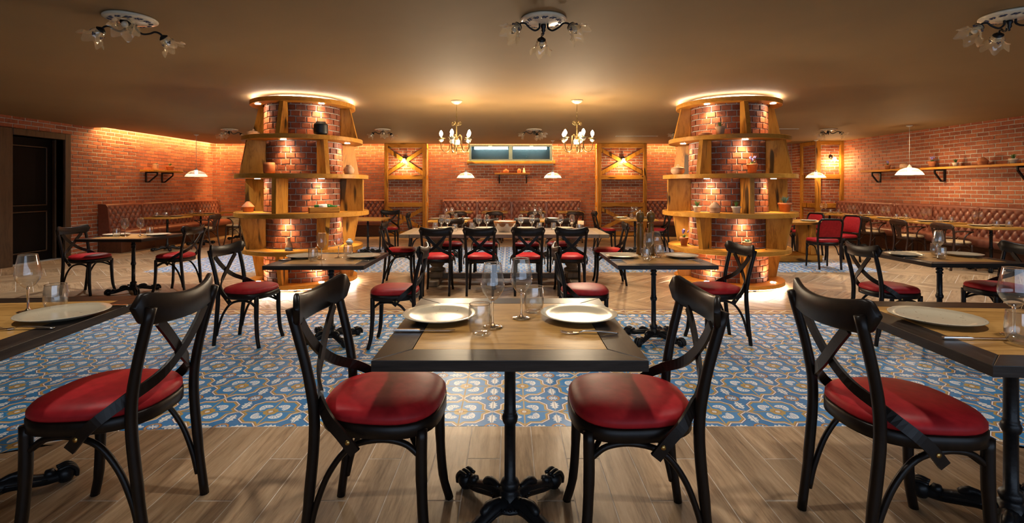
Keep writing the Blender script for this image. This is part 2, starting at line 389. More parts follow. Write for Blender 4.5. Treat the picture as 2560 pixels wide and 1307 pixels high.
# patterned cement tile
TP=0.3956; TX0,TY0=-1.4936,3.081
def tile_mat():
    m,nt,b=new_mat('patterned cement tile'); geo=nd(nt,'ShaderNodeNewGeometry'); sx=nd(nt,'ShaderNodeSeparateXYZ'); nt.links.new(geo.outputs['Position'],sx.inputs[0])
    x=N(nt,sx.outputs[0]); y=N(nt,sx.outputs[1])
    u=((x-(TX0-20*TP))/TP+0.5).fract()-0.5; v=((y-(TY0-20*TP))/TP+0.5).fract()-0.5
    a=u.abs(); bb=v.abs(); mm=a.max(bb); n=a.min(bb)
    d=((mm-0.375).max((mm+n-0.63)*0.707)).min((mm+n*1.25-0.5)*0.62)
    BL=(0.022,0.215,0.50); BL2=(0.018,0.14,0.33); WH=(0.78,0.77,0.72); GO=(0.44,0.285,0.075); RE=(0.24,0.055,0.03); OR=(0.50,0.25,0.07)
    c=mixc(nt,noise(nt,geo.outputs['Position'],9,3),BL,BL2)
    # leaves on the cell edge between rosette and cross
    t=(n-0.08)/0.30; lw=(t*PI).sin()*(((n*95).sin()*0.25)+0.75)*0.078; e=(0.5-mm)
    leaf=e.lt(lw)*t.gt(0.0)*t.lt(1.0)*e.gt(0.006)
    c=mixc(nt,leaf,c,WH)
    # rosette
    ra=0.5-a; rb=0.5-bb; r2=(ra*ra+rb*rb).sqrt(); th=rb.atan2(ra)
    c=mixc(nt,r2.lt(0.115),c,RE); c=mixc(nt,r2.lt(0.108),c,OR); c=mixc(nt,r2.lt(0.083),c,RE); c=mixc(nt,r2.lt(0.078),c,BL)
    c=mixc(nt,((th*8).sin()*0.03+0.045-r2).gt(0.0),c,WH)
    # star
    st=d.lt(0.012); c=mixc(nt,st,c,RE); c=mixc(nt,d.lt(0.004),c,WH); c=mixc(nt,d.lt(-0.014),c,RE); c=mixc(nt,d.lt(-0.022),c,GO)
    inner=d.lt(-0.052)*(mm+n*0.35).gt(0.115)*n.gt(0.012); c=mixc(nt,inner,c,BL)
    c=mixc(nt,d.lt(-0.052)*(mm+n).lt(0.12),c,GO)
    # palmette
    pa=a-0.105; pb=bb-0.105; pr=(pa*pa+pb*pb).sqrt(); pt=pb.atan2(pa)-PI/4
    ray=((pt*7.5).sin().abs()).gt(0.45); lim=(0.155-(pt.abs()*0.035)); pal=pr.lt(lim)*pr.gt(0.03)*ray*pt.abs().lt(1.5)
    ringp=((pr-lim+0.014).abs()).lt(0.011)*pt.abs().lt(1.5)
    c=mixc(nt,pal.max(ringp),c,WH)
    dr=(a*a+bb*bb).sqrt(); c=mixc(nt,dr.lt(0.050),c,RE); c=mixc(nt,dr.lt(0.042),c,(0.55,0.42,0.30)); c=mixc(nt,dr.lt(0.03),c,WH)
    # little cross patches
    c=mixc(nt,(((0.5-mm).abs()).max(n)).lt(0.028),c,(0.58,0.50,0.40))
    nt.links.new(c,b.inputs['Base Color']); b.inputs['Roughness'].default_value=0.42
    return m
M['tile']=tile_mat()
def border_mat():
    m,nt,b=new_mat('tile border strip'); geo=nd(nt,'ShaderNodeNewGeometry'); sx=nd(nt,'ShaderNodeSeparateXYZ'); nt.links.new(geo.outputs['Position'],sx.inputs[0])
    x=N(nt,sx.outputs[0])+20.0; y=N(nt,sx.outputs[1])+20.0
    t=(y-(5.44+20.0))/0.23; zg=((x*7.0).fract()-0.5).abs(); e=(t-0.5).abs()
    c=mixc(nt,e.lt(0.42),(0.07,0.10,0.16),(0.42,0.27,0.085)); c=mixc(nt,(e-0.36).abs().lt(0.03),c,(0.20,0.05,0.03))
    c=mixc(nt,(e-zg*0.55).abs().lt(0.045),c,(0.55,0.50,0.42)); c=mixc(nt,e.lt(zg*0.55-0.07),c,(0.22,0.11,0.05))
    nt.links.new(c,b.inputs['Base Color']); b.inputs['Roughness'].default_value=0.45; return m
M['tborder']=border_mat()

# ---------------------------------------------------------------- the room: floor
FRONT=[(-4.3,1.2),(-3.6,1.65),(-3.2,2.10),(-2.68,2.59),(-2.58,2.68),(-2.31,2.83),(-1.69,2.885),(-1.2,2.894),(2.35,2.894),(2.47,2.885),(2.647,2.764),(2.78,2.674),(3.3,2.25),(4.3,1.4)]
def yb(x):
    for (a,p),(c,q) in zip(FRONT,FRONT[1:]):
        if a<=x<=c: return p+(q-p)*(x-a)/(c-a)
    return FRONT[0][1] if x<FRONT[0][0] else FRONT[-1][1]
ZX0,ZX1,ZY1,ZY2=-4.3,4.3,5.44,5.67          # front tiled zone and its border strip
BX0,BX1,BY0,BY1=-6.07,6.25,8.14,11.6        # rear tiled zone
def in_view(x,y,z=0,mx=40):
    if y<0.3: return False
    px=VX+x/y*FPX; py=VY+(EYE-z)/y*FPX
    return -mx<px<2560+mx and -mx<py<1307+mx
floor=MB().box(XL-0.1,XR+0.1,YF-0.1,YB+0.1,-0.08,-0.0014).build('floor',M['grout']); tag(floor,kind='structure')
pieces=[]                                  # (kind, polygon, local frame (cx,cy,ang), y)
g=0.0026
# straight planks in front
PW,PL=0.170,1.026; k=0
x=ZX0
while x<ZX1-0.01:
    off=(k*0.342)%PL; y=YF-PL+off+(2.548-YF)%0.342; ya=y
    while ya<3.1:
        y0,y1=max(ya,YF),ya+PL; a,c=x+g,x+PW-g; q0,q1=min(y1-g,yb(a)-g),min(y1-g,yb(c)-g)
        if max(q0,q1)>y0+0.02:
            q0,q1=max(q0,y0+0.005),max(q1,y0+0.005)
            pieces.append(('plank',[(a,y0+g),(c,y0+g),(c,q1),(a,q0)],((a+c)/2,(y0+min(y1,3))/2,PI/2)))
        ya+=PL
    x+=PW; k+=1
# tiles (half a pattern period each)
TS=TP/2
def tiles(x0,x1,y0,y1,lower):
    i0=math.floor((x0-TX0)/TS); i1=math.ceil((x1-TX0)/TS); j0=math.floor((y0-TY0)/TS); j1=math.ceil((y1-TY0)/TS)
    for i in range(i0,i1):
        for j in range(j0,j1):
            a=max(TX0+i*TS,x0)+g/2; c=min(TX0+(i+1)*TS,x1)-g/2; p=TY0+j*TS+g/2; q=min(TY0+(j+1)*TS,y1)-g/2
            if c-a<0.01 or q-p<0.01: continue
            pa,pc=max(p,lower(a)+g),max(p,lower(c)+g)
            if min(pa,pc)>q-0.01: continue
            pa,pc=min(pa,q-0.004),min(pc,q-0.004)
            pieces.append(('tile',[(a,pa),(c,pc),(c,q),(a,q)],None))
tiles(ZX0,ZX1,1.2,ZY1,yb); tiles(BX0,BX1,BY0,BY1,lambda q:BY0)
for x0 in [ZX0+i*0.4 for i in range(22)]:
    pieces.append(('border_tile',[(x0+g,ZY1+g),(min(x0+0.4,ZX1)-g,ZY1+g),(min(x0+0.4,ZX1)-g,ZY2-g),(x0+g,ZY2-g)],None))
# herringbone planks everywhere else
HW,HL=0.17,0.85; nL=5; ca,sa=math.cos(R(-45)),math.sin(R(-45))
def rects_clip(poly,x0,x1,y0,y1):
    for ax,val,sg in ((0,x0,1),(0,x1,-1),(1,y0,1),(1,y1,-1)):
        out=[]
        for i in range(len(poly)):
            p,q=poly[i-1],poly[i]; dp=(p[ax]-val)*sg; dq=(q[ax]-val)*sg
            if (dp>=0)!=(dq>=0):
                t=dp/(dp-dq); out.append((p[0]+(q[0]-p[0])*t,p[1]+(q[1]-p[1])*t))
            if dq>=0: out.append(q)
        poly=out
        if len(poly)<3: return []
    return poly
AREAS=[(XL,ZX0,YF,ZY2),(ZX1,XR,YF,ZY2),(XL,XR,ZY2,BY0),(XL,BX0,BY0,BY1),(BX1,XR,BY0,BY1),(XL,XR,BY1,YB)]
for i in range(-90,140):
    for j in range(-24,25):
        for kind in (0,1):
            bx_,by_=i+j*nL,i-j*nL
            r=(bx_,bx_+nL,by_,by_+1) if kind==0 else (bx_,bx_+1,by_+1,by_+1+nL)
            gg=g/HW
            P=[((u*ca-v*sa)*HW,(u*sa+v*ca)*HW+6.0) for u,v in ((r[0]+gg,r[2]+gg),(r[1]-gg,r[2]+gg),(r[1]-gg,r[3]-gg),(r[0]+gg,r[3]-gg))]
            cx=sum(p[0] for p in P)/4; cy=sum(p[1] for p in P)/4
            if not(XL-1<cx<XR+1 and 1.0<cy<YB+1): continue
            ang=R(-45)+(0 if kind==0 else PI/2)
            for ar in AREAS:
                q=rects_clip(P,*ar)
                if q:
                    area=abs(sum(q[t-1][0]*q[t][1]-q[t][0]*q[t-1][1] for t in range(len(q))))/2
                    if area>0.002: pieces.append(('plank',q,(cx,cy,ang)))
def piece_add(mb,poly,fr,tone):
    cx=sum(p[0] for p in poly)/len(poly); cy=sum(p[1] for p in poly)/len(poly)
    n=len(poly); b=0.0012
    top=[(p[0]+(cx-p[0])*0.006,p[1]+(cy-p[1])*0.006) for p in poly]
    vs_=[(p[0],p[1],-0.012) for p in poly]+[(p[0],p[1],-b) for p in poly]+[(p[0],p[1],0) for p in top]
    fs=[tuple(range(2*n,3*n))]+[(i,(i+1)%n,n+(i+1)%n,n+i) for i in range(n)]+[(n+i,n+(i+1)%n,2*n+(i+1)%n,2*n+i) for i in range(n)]
    loc=None
    if fr:
        c,s_=math.cos(-fr[2]),math.sin(-fr[2]); loc=[((p[0]-fr[0])*c-(p[1]-fr[1])*s_,(p[0]-fr[0])*s_+(p[1]-fr[1])*c,p[2]) for p in vs_]
    mb.add(vs_,fs,tone=tone,loc=loc)
rest={}
for kind,mname in (('plank','plank'),('tile','tile'),('border_tile','tborder')):
    lst=[p for p in pieces if p[0]==kind]
    def key(p):
        cx=sum(q[0] for q in p[1])/len(p[1]); cy=sum(q[1] for q in p[1])/len(p[1])
        vis=any(in_view(q[0],q[1],0,0) for q in p[1])
        return (not vis, cy if cy>0.3 else 99)
    lst.sort(key=key)
    for p in lst[:300]:
        mb=MB(); piece_add(mb,p[1],p[2],random.random()); mb.build(kind,M[mname],floor)
    if lst[300:]:
        mb=MB()
        for p in lst[300:]: piece_add(mb,p[1],p[2],random.random())
        o=mb.build({'plank':'herringbone_planks','tile':'patterned_tiles'}.get(kind,'border_tiles'),M[mname],floor); o['kind']='stuff'

# ---------------------------------------------------------------- ceiling and walls
mb=MB(); SL=0.27
mb.box(XL+SL,XR,YF,YB-SL,HC,HC+0.05); mb.box(XL,XL+SL,YF,10.45,HC,HC+0.05)
mb.box(XL-0.2,XR+0.2,YF-0.2,YB+0.2,HC+0.24,HC+0.30)
tag(mb.build('ceiling',M['ceiling']),kind='structure')
bvars=[]
def brick_mesh(L,hh,d,m,seed):
    rs=random.Random(seed); mb=MB(); mb.bbox(-L/2,L/2,-d,0.02,-hh/2,hh/2,0.005)
    mb.v=[(x+rs.uniform(-.0022,.0022),y+rs.uniform(-.003,.003),z+rs.uniform(-.002,.002)) for x,y,z in mb.v]
    return mb.mesh('brick',m)
RH,BL_=0.079,0.240
wallbr=[brick_mesh(BL_-0.014,RH-0.014,0.006,M['brick'],s) for s in range(5)]
def brick_wall(parent,p0,ang,ulen,z0,z1,holes,count=300):
    ux,uy=math.cos(ang),math.sin(ang); nx,ny=math.sin(ang),-math.cos(ang); L=[]
    rows=int((z1-z0)/RH)+1
    for r in range(rows):
        za=z0+r*RH; zc=za+RH/2
        if za+RH>z1+0.05: break
        iv=[(0.0,ulen)]
        for (h0,h1,q0,q1) in holes:
            if za+RH*0.98>q0 and za<q1-RH*0.02:
                nv=[]
                for a,c in iv:
                    if h0>a: nv.append((a,min(c,h0)))
                    if h1<c: nv.append((max(a,h1),c))
                iv=[t for t in nv if t[1]-t[0]>0.03]
        for a,c in iv:
            s=math.floor(a/BL_-1)*BL_+(0.5*BL_ if r%2 else 0)+((r*37)%7-3)*0.004
            while s<c:
                e0,e1=max(s,a),min(s+BL_,c)
                if e1-e0>0.03: L.append(((e0+e1)/2,zc,e1-e0))
                s+=BL_
    def pos(t): return (p0[0]+ux*t[0],p0[1]+uy*t[0])
    def size(t):
        x,y=pos(t)
        if not in_view(x,y,t[1],10): return 0
        d=math.hypot(x,y); return t[2]*abs((nx*x+ny*y)/d)/(y*y)
    L.sort(key=size,reverse=True)
    for i,t in enumerate(L[:count]):
        x,y=pos(t); inst('brick',wallbr[i%5],parent,(x+nx*random.uniform(-.003,.003),y+ny*random.uniform(-.003,.003),t[1]),(0,0,ang),((t[2]-0.014)/(BL_-0.014),1,1))
    if L[count:]:
        mb=MB()
        for t in L[count:]:
            x,y=pos(t); l=(t[2]-0.014)/2; hh=(RH-0.014)/2; d=0.006+random.uniform(-.002,.002)
            vs_=[]
            for (a,bq,cq) in ((-1,0,-1),(1,0,-1),(1,0,1),(-1,0,1),(-1,1,-1),(1,1,-1),(1,1,1),(-1,1,1)):
                k_=d if bq==0 else -0.01
                aa=a*l+random.uniform(-.002,.002)
                vs_.append((x+ux*aa+nx*k_,y+uy*aa+ny*k_,t[1]+cq*hh+random.uniform(-.0015,.0015)))
            mb.add(vs_,[(0,1,2,3),(0,4,5,1),(1,5,6,2),(2,6,7,3),(3,7,4,0)],tone=random.random())
        o=mb.build('bricks',M['brick'],parent); o['kind']='stuff'
ZT=HC+0.22
# back wall with the high window opening
WX0,WX1,WZ0,WZ1=-1.207,1.242,2.175,2.645
mb=MB(); y0,y1=YB,YB+0.25
mb.box(XL,WX0,y0,y1,0,ZT+0.05); mb.box(WX1,XR,y0,y1,0,ZT+0.05); mb.box(WX0,WX1,y0,y1,0,WZ0); mb.box(WX0,WX1,y0,y1,WZ1,ZT+0.05)
wall_back=tag(mb.build('wall_back',M['mortar']),kind='structure')
PIL=[(-3.588,-2.404),(2.51,3.91)]
brick_wall(wall_back,(XL,YB),0,XR-XL,0.0,ZT,[(WX0-XL,WX1-XL,WZ0-0.08,WZ1+0.01)]+[(a-XL+0.02,c-XL-0.02,0,3) for a,c in PIL]+[(8.33-XL,20,0,3),(0,4.6,0,0.5),(7.6,9.9,0,0.5)])
# left wall with the door opening
DY0,DY1,DZ=8.70,9.72,2.33
mb=MB(); mb.box(XL-0.42,XL-0.05,DY0-0.1,DY1+0.1,-0.08,-0.002); mb.box(XL-0.35,XL,YF,DY0,0,ZT+0.05); mb.box(XL-0.35,XL,DY1,YB,0,ZT+0.05); mb.box(XL-0.35,XL,DY0,DY1,DZ,ZT+0.05)
wall_left=tag(mb.build('wall_left',M['mortar']),kind='structure')
brick_wall(wall_left,(XL,7.4),PI/2,YB-7.4,0.0,ZT,[(DY0-7.4-0.30,DY1-7.4+0.13,0,DZ+0.12)])
mb=MB(); mb.box(XR,XR+0.25,YF,YB,0,ZT+0.05)
wall_right=tag(mb.build('wall_right',M['mortar']),kind='structure')
brick_wall(wall_right,(XR,13.4),-PI/2,13.4-7.2,0.0,ZT,[])
mb=MB(); gx0,gx1,gz0,gz1=-1.8,7.0,0.35,2.5
mb.box(XL,gx0,YF-0.2,YF,0,ZT); mb.box(gx1,XR,YF-0.2,YF,0,ZT); mb.box(gx0,gx1,YF-0.2,YF,0,gz0); mb.box(gx0,gx1,YF-0.2,YF,gz1,ZT)
tag(mb.build('wall_front',M['mortar']),kind='structure')
# brick pilasters behind the cross frames, and the brick corner block
for nm,(a,c) in zip(('wall_pilaster_left','wall_pilaster_right'),PIL):
    p=tag(MB().box(a+0.02,c-0.02,14.20,YB,0,HC+0.23).build(nm,M['mortar']),kind='structure')
    brick_wall(p,(a+0.02,14.20),0,c-a-0.04,0.0,HC,[])
CX0,CY0=8.31,13.40
p=tag(MB().box(CX0+0.03,XR,CY0+0.03,YB,0,HC+0.23).build('wall_corner',M['mortar']),kind='structure')
brick_wall(p,(CX0+0.03,CY0+0.03),0,XR-CX0-0.03,0.0,HC,[]); brick_wall(p,(CX0+0.03,YB),-PI/2,YB-CY0-0.03,0.0,HC,[],60)
# window
w=tag(MB().bbox(WX0-0.06,WX1+0.09,YB-0.10,YB+0.06,WZ0-0.085,WZ0,0.01).build('window_sill',M['oakh']),kind='structure'); w.name='trim_1'
win=bpy.data.objects.new('window_1',None); col.objects.link(win); tag(win,kind='structure')
fw=0.06; mid=(WX0+WX1)/2
mb=MB()
for a,c in ((WX0,WX0+fw),(mid-fw*0.9,mid+fw*0.9),(WX1-fw,WX1)): mb.bbox(a,c,YB+0.02,YB+0.09,WZ0,WZ1,0.006)
for a,c in ((WZ0,WZ0+fw*0.9),(WZ1-fw*0.7,WZ1)): mb.bbox(WX0+fw,WX1-fw,YB+0.025,YB+0.085,a,c,0.006)
mb.build('window_frame',M['aluframe'],win)
gm=thinglass('window glass',(0.75,0.86,0.88),1.3,0.03)
for a,c in ((WX0+fw,mid-fw*0.9),(mid+fw*0.9,WX1-fw)):
    MB().box(a,c,YB+0.05,YB+0.056,WZ0+fw*0.9,WZ1-fw*0.7).build('window_pane',gm,win)
    MB().bbox((a+c)/2-0.05,(a+c)/2+0.06,YB-0.01,YB+0.03,WZ1-0.035,WZ1-0.018,0.003).build('window_latch',M['white'],win)
mb=MB(); mb.box(WX0-0.3,WX1+0.3,YB+1.0,YB+1.05,1.6,3.2); mb.box(WX0-0.3,WX1+0.3,YB+0.25,YB+1.05,3.15,3.2); mb.box(WX0-0.3,WX1+0.3,YB+0.25,YB+1.05,1.9,1.95)
mb.box(WX0-0.35,WX0-0.3,YB+0.25,YB+1.05,1.6,3.2); mb.box(WX1+0.3,WX1+0.35,YB+0.25,YB+1.05,1.6,3.2)
tag(mb.build('wall_corridor',plain('corridor paint',(0.025,0.042,0.040),0.6)),kind='structure')
for i,xx in enumerate((WX0+0.62,WX1-0.62)):
    t=thing('fluorescent_lamp','white fluorescent tube lamp seen through the %s window pane'%('left','right')[i],'lamp',(xx,YB+0.8,2.622))
    MB().bbox(-0.53,0.53,-0.05,0.05,0.05,0.09,0.005).build('housing',M['white'],t); MB().tube([(-0.52,0,0.0),(0.52,0,0.0)],0.045,10).build('tube',M['tubelamp'],t)
# door
d=bpy.data.objects.new('door_1',None); col.objects.link(d); tag(d,kind='structure')
xr=XL-0.20
MB().box(XL-0.40,XL-0.27,DY0-0.2,DY1+0.2,-0.02,DZ+0.2).build('door_light_block',M['doordark'],d); MB().bbox(xr-0.05,xr,DY0,DY1,0.0,DZ,0.004).build('door_leaf',M['doordark'],d)  # unseen slab behind the leaf, added to stop outside light leaking in
for za,zb in ((0.20,0.92),(1.08,DZ-0.18)):
    MB().bbox(xr-0.01,xr+0.012,DY0+0.16,DY1-0.16,za,zb,0.010).build('door_panel',M['doordark'],d)
    mb=MB()
    for q in ((DY0+0.13,DY0+0.155,za-.03,zb+.03),(DY1-0.155,DY1-0.13,za-.03,zb+.03)): mb.bbox(xr,xr+0.015,q[0],q[1],q[2],q[3],0.005)
    mb.bbox(xr,xr+0.015,DY0+0.13,DY1-0.13,za-0.03,za-0.005,0.005); mb.bbox(xr,xr+0.015,DY0+0.13,DY1-0.13,zb+0.005,zb+0.03,0.005)
    mb.build('panel_moulding',M['doorwood'],d)
MB().tube([(xr+0.02,DY0+0.07,1.02),(xr+0.06,DY0+0.07,1.02),(xr+0.06,DY0+0.17,1.02)],0.010,8).build('door_handle',M['steel'],d)
mb=MB()
mb.bbox(XL-0.22,XL+0.045,DY0-0.30,DY0,0,DZ+0.12,0.008); mb.bbox(XL-0.22,XL+0.045,DY1,DY1+0.13,0,DZ+0.12,0.008); mb.bbox(XL-0.22,XL+0.05,DY0,DY1,DZ,DZ+0.12,0.008)
mb.build('door_frame',M['doorwood'],d)
for a,c in ((DY0-0.02,DY0+0.03),(DY1-0.03,DY1+0.02)): MB().bbox(XL-0.19,XL-0.13,a,c,0,DZ,0.005).build('door_stop',M['doorwood'],d)
# linear ceiling diffusers
for i,(a,c,y) in enumerate(((2.60,3.63,12.15),(5.35,6.21,10.65))):
    t=thing('air_diffuser',('slim white slot diffuser in the ceiling left of the right pillar top','slim white slot diffuser in the ceiling right of the right pillar top')[i],'vent',((a+c)/2,y,HC),0)
    l=(c-a)/2; MB().bbox(-l,l,-0.05,0.05,-0.008,0.0,0.002).build('plate',M['white'],t); MB().bbox(-l+0.02,l-0.02,-0.02,0.02,-0.011,-0.007,0.001).build('slot',M['seam'],t)

# ---------------------------------------------------------------- oak cross frames on the pilasters
def cross_frame(name,label,a,c,leaf):
    t=thing(name,label,'wood frame',((a+c)/2,14.14,0)); w=(c-a)/2; pw=0.097; th=0.075; top=HC-0.005
    for s in (-1,1): MB().bbox(min(s*w,s*(w-pw)),max(s*w,s*(w-pw)),-th/2-0.01,th/2,0,top,0.005).build('post',M['oak'],t)
    rails=[(0.02,0.14),(0.84,0.965),(1.625,1.745),(top-0.125,top)]
    for z0,z1 in rails: MB().bbox(-w+pw,w-pw,-th/2,th/2-0.005,z0,z1,0.005).build('rail',M['oakh'],t)
    for (z0,z1) in ((rails[0][1],rails[1][0]),(rails[2][1],rails[3][0])):
        for s in (-1,1):
            x0,x1=-s*(w-pw),s*(w-pw); L=math.hypot(2*(w-pw),z1-z0); an=math.atan2(z1-z0,x1-x0); hw=0.098
            dy=0.003*s; p0=Vector((x0,dy,z0)); p1=Vector((x1,dy,z1)); u=(p1-p0).normalized()
            # end cut flush with post
            v=Vector((-u.z,0,u.x))*hw; k=hw/abs(u.x)
            vs_=[]
            for y in (-th/2+0.012+dy,th/2-0.012+dy):
                vs_+= [(x0,y,z0),(x0,y,z0+k),(x1,y,z1),(x1,y,z1-k)]
            mb=MB(); sgn=1 if s>0 else -1
            fs=[(0,1,2,3),(7,6,5,4),(0,4,5,1),(1,5,6,2),(2,6,7,3),(3,7,4,0)]
            mb.add(vs_,fs); mb.build('cross_brace',M['oak'],t)
    # side leaf back to the wall
    xs=leaf*w
    for y0 in (0.08,0.36): MB().bbox(min(xs,xs-leaf*0.06),max(xs,xs-leaf*0.06),y0,y0+0.075,0,top,0.004).build('side_post',M['oak'],t)
    for z0,z1 in rails: MB().bbox(min(xs-leaf*0.005,xs-leaf*0.055),max(xs-leaf*0.005,xs-leaf*0.055),0.155,0.36,z0,z1,0.004).build('side_rail',M['oak'],t)
    return t
cross_frame('cross_frame','oak lattice frame with crossed braces left of the high window',PIL[0][0],PIL[0][1],1)
cross_frame('cross_frame','oak lattice frame with crossed braces right of the high window',PIL[1][0],PIL[1][1],-1)
t=thing('corner_frame','oak frame without crosses around the brick corner block with wall lamp','wood frame',(CX0,CY0,0)); top=HC-0.005; w=XR-CX0
for a,c in ((-0.02,0.10),(w-0.09,w-0.005)): MB().bbox(a,c,-0.05,0.03,0,top,0.005).build('post',M['oak'],t)
for z0,z1 in ((0.02,0.14),(0.84,0.965),(1.625,1.745),(top-0.10,top)):
    MB().bbox(0.10,w-0.09,-0.04,0.025,z0,z1,0.005).build('rail',M['oakh'],t)
    MB().bbox(-0.02,0.025,0.03,0.62,z0,z1,0.005).build('side_rail',M['oak'],t)
MB().bbox(-0.03,0.03,0.62,0.70,0,top,0.005).build('side_post',M['oak'],t)

# ---------------------------------------------------------------- furniture prototypes
def layers(mb,poly,prof,smooth=True,cap=True):
    n=len(poly); base=len(mb.v); vs_=[]; fs=[]
    for sc_,z in prof:
        for x,y in poly: vs_.append((x*sc_,y*sc_,z))
    for i in range(len(prof)-1):
        for k in range(n):
            l=(k+1)%n; fs.append((i*n+k,i*n+l,(i+1)*n+l,(i+1)*n+k))
    if cap: fs.append(tuple(range(n))[::-1]); m_=(len(prof)-1)*n; fs.append(tuple(range(m_,m_+n)))
    mb.add(vs_,fs,smooth); return mb
def sgnpow(v,p): return math.copysign(abs(v)**p,v)
def seat_poly(hd,hw,flare,n=36,e=2.7):
    out=[]
    for i in range(n):
        a=2*PI*i/n; c,s=sgnpow(math.cos(a),2/e),sgnpow(math.sin(a),2/e); out.append((hd*c,(hw+flare*c)*s))
    return out
def slat(mb,xs,zb,zt,ys,th,n=24):
    "curved vertical slat with rounded ends"
    vs_=[]; fs=[]
    for i in range(n+1):
        s=-1+2*i/n; x=xs(s); z0,z1=zb(s),zt(s); e=max(0,abs(s)-0.80)/0.20; q=math.sqrt(max(0,1-e*e)); zm=(z0+z1)/2+0.004; h=(z1-z0)/2*max(q,0.08)
        y=ys*s
        t2=th/2; bv=min(0.006,h*0.5)
        for dx,zz in ((-t2,zm-h+bv),(-t2+bv,zm-h),(t2-bv,zm-h),(t2,zm-h+bv),(t2,zm+h-bv),(t2-bv,zm+h),(-t2+bv,zm+h),(-t2,zm+h-bv)): vs_.append((x+dx,y,zz))
    for i in range(n):
        for k in range(8):
            l=(k+1)%8; fs.append((i*8+k,i*8+l,(i+1)*8+l,(i+1)*8+k))
    fs.append((7,6,5,4,3,2,1,0)); e=n*8; fs.append(tuple(range(e,e+8)))
    mb.add(vs_,fs,True); return mb
def make_chair():
    t=thing('bistro_chair','','chair')
    sp=seat_poly(0.212,0.203,0.016)
    layers(MB(),sp,[(0.93,0.415),(1.0,0.422),(1.0,0.462),(0.97,0.466)]).build('seat_frame',M['black'],t)
    layers(MB(),sp,[(0.955,0.464),(0.99,0.474),(0.985,0.488),(0.93,0.503),(0.78,0.514),(0.5,0.520),(0.02,0.522)]).build('seat_cushion',M['red'],t)
    for s in (-1,1):
        MB().tube(bez([(0.165,s*0.158,0.44),(0.165,s*0.160,0.27),(0.176,s*0.166,0.10),(0.200,s*0.176,0.0)],5),[0.0195]*6+[0.018]*5+[0.0165]*5,10).build('front_leg',M['black'],t)
        MB().tube(bez([(-0.240,s*0.168,0.0),(-0.212,s*0.170,0.22),(-0.193,s*0.174,0.45),(-0.212,s*0.180,0.62),(-0.268,s*0.188,0.842)],5),[0.0165]*5+[0.0185]*10+[0.0175]*6,10).build('rear_leg',M['black'],t)
        MB().tube(bez([(0.158,s*0.160,0.352),(0.105,s*0.163,0.392),(0.02,s*0.166,0.403),(-0.075,s*0.167,0.375),(-0.145,s*0.167,0.29),(-0.190,s*0.166,0.18),(-0.213,s*0.166,0.085)],5),0.0105,8).build('side_arch',M['black'],t)
        # crossed bentwood brace: from one end of the rail over to the other side of the seat
        P=bez([(-0.258,-s*0.125,0.780),(-0.258,-s*0.068,0.715),(-0.248,0.0,0.645),(-0.226,s*0.082,0.580),(-0.178,s*0.163,0.533),(-0.130,s*0.212,0.490),(-0.080,s*0.227,0.445),(-0.035,s*0.227,0.390)],5)
        n=len(P); nr=[]
        for i in range(n):
            f=min(1,max(0,(i/(n-1)-0.36)/0.36)); nr.append(((-1)*(1-f),s*f*1.0,0))
        P=[p+Vector((-0.006*s if i/(n-1)<0.55 else 0,0,0)) for i,p in enumerate(P)]
        MB().sweep(P,nr,0.036,0.011,False).build('cross_brace',M['black'],t)
        MB().lathe([(0,0),(0.008,0),(0.008,0.004),(0,0.005)],10,(-0.058,s*0.2315,0.425),axis=(0,s,0)).build('bolt',M['brass'],t)
    MB().tube(bez([(0.160,-0.152,0.350),(0.110,-0.09,0.392),(0.075,0,0.403),(0.110,0.09,0.392),(0.160,0.152,0.350)],6),0.0095,8).build('front_arch',M['black'],t)
    slat(MB(),lambda s:-0.232-0.052*(1-s*s),lambda s:0.768+0.012*s*s,lambda s:0.862+0.040*s*s,0.222,0.022).build('top_rail',M['black'],t)
    return t
def make_armchair():
    t=thing('fan_back_armchair','','chair')
    sp=seat_poly(0.205,0.21,0.0,32,2.2)
    layers(MB(),sp,[(0.95,0.41),(1,0.415),(1,0.45),(0.97,0.455)]).build('seat_frame',M['walnutarm'],t)
    layers(MB(),sp,[(0.95,0.453),(0.99,0.463),(0.98,0.478),(0.88,0.492),(0.5,0.50),(0.02,0.502)]).build('seat_cushion',M['beige'],t)
    for s in (-1,1):
        MB().tube(bez([(0.15,s*0.15,0.43),(0.16,s*0.16,0.2),(0.195,s*0.185,0)],5),[0.018]*6+[0.014]*5,8).build('front_leg',M['walnutarm'],t)
        MB().tube(bez([(-0.24,s*0.18,0),(-0.195,s*0.165,0.25),(-0.18,s*0.175,0.45),(-0.20,s*0.195,0.62),(-0.235,s*0.205,0.745)],5),0.017,8).build('rear_leg',M['walnutarm'],t)
        MB().sweep(bez([(-0.205,s*0.205,0.655),(-0.10,s*0.235,0.665),(0.03,s*0.245,0.66),(0.085,s*0.240,0.655)],5),[(0,0,1)]*16,0.036,0.022,True).build('armrest',M['walnutarm'],t)
        MB().tube(bez([(0.075,s*0.238,0.648),(0.005,s*0.236,0.62),(-0.045,s*0.226,0.55),(-0.035,s*0.214,0.46),(0.06,s*0.208,0.40)],5),0.0105,8).build('arm_support',M['walnutarm'],t)
        MB().tube(bez([(0.15,s*0.152,0.30),(0.06,s*0.155,0.37),(-0.05,s*0.158,0.375),(-0.17,s*0.165,0.27)],5),0.009,8).build('side_arch',M['walnutarm'],t)
    for k in (-2,-1,0,1,2):
        P=bez([(-0.195-0.002*abs(k),k*0.020,0.455),(-0.218,k*0.024,0.56),(-0.262+0.006*abs(k),k*0.052,0.715)],5)
        MB().sweep(P,[(-1,0,0)]*len(P),0.021,0.010,True).build('back_slat',M['walnutarm'],t)
    slat(MB(),lambda s:-0.225-0.045*(1-s*s),lambda s:0.688-0.0*s*s,lambda s:0.792-0.03*s*s,0.225,0.020).build('top_rail',M['walnutarm'],t)
    return t
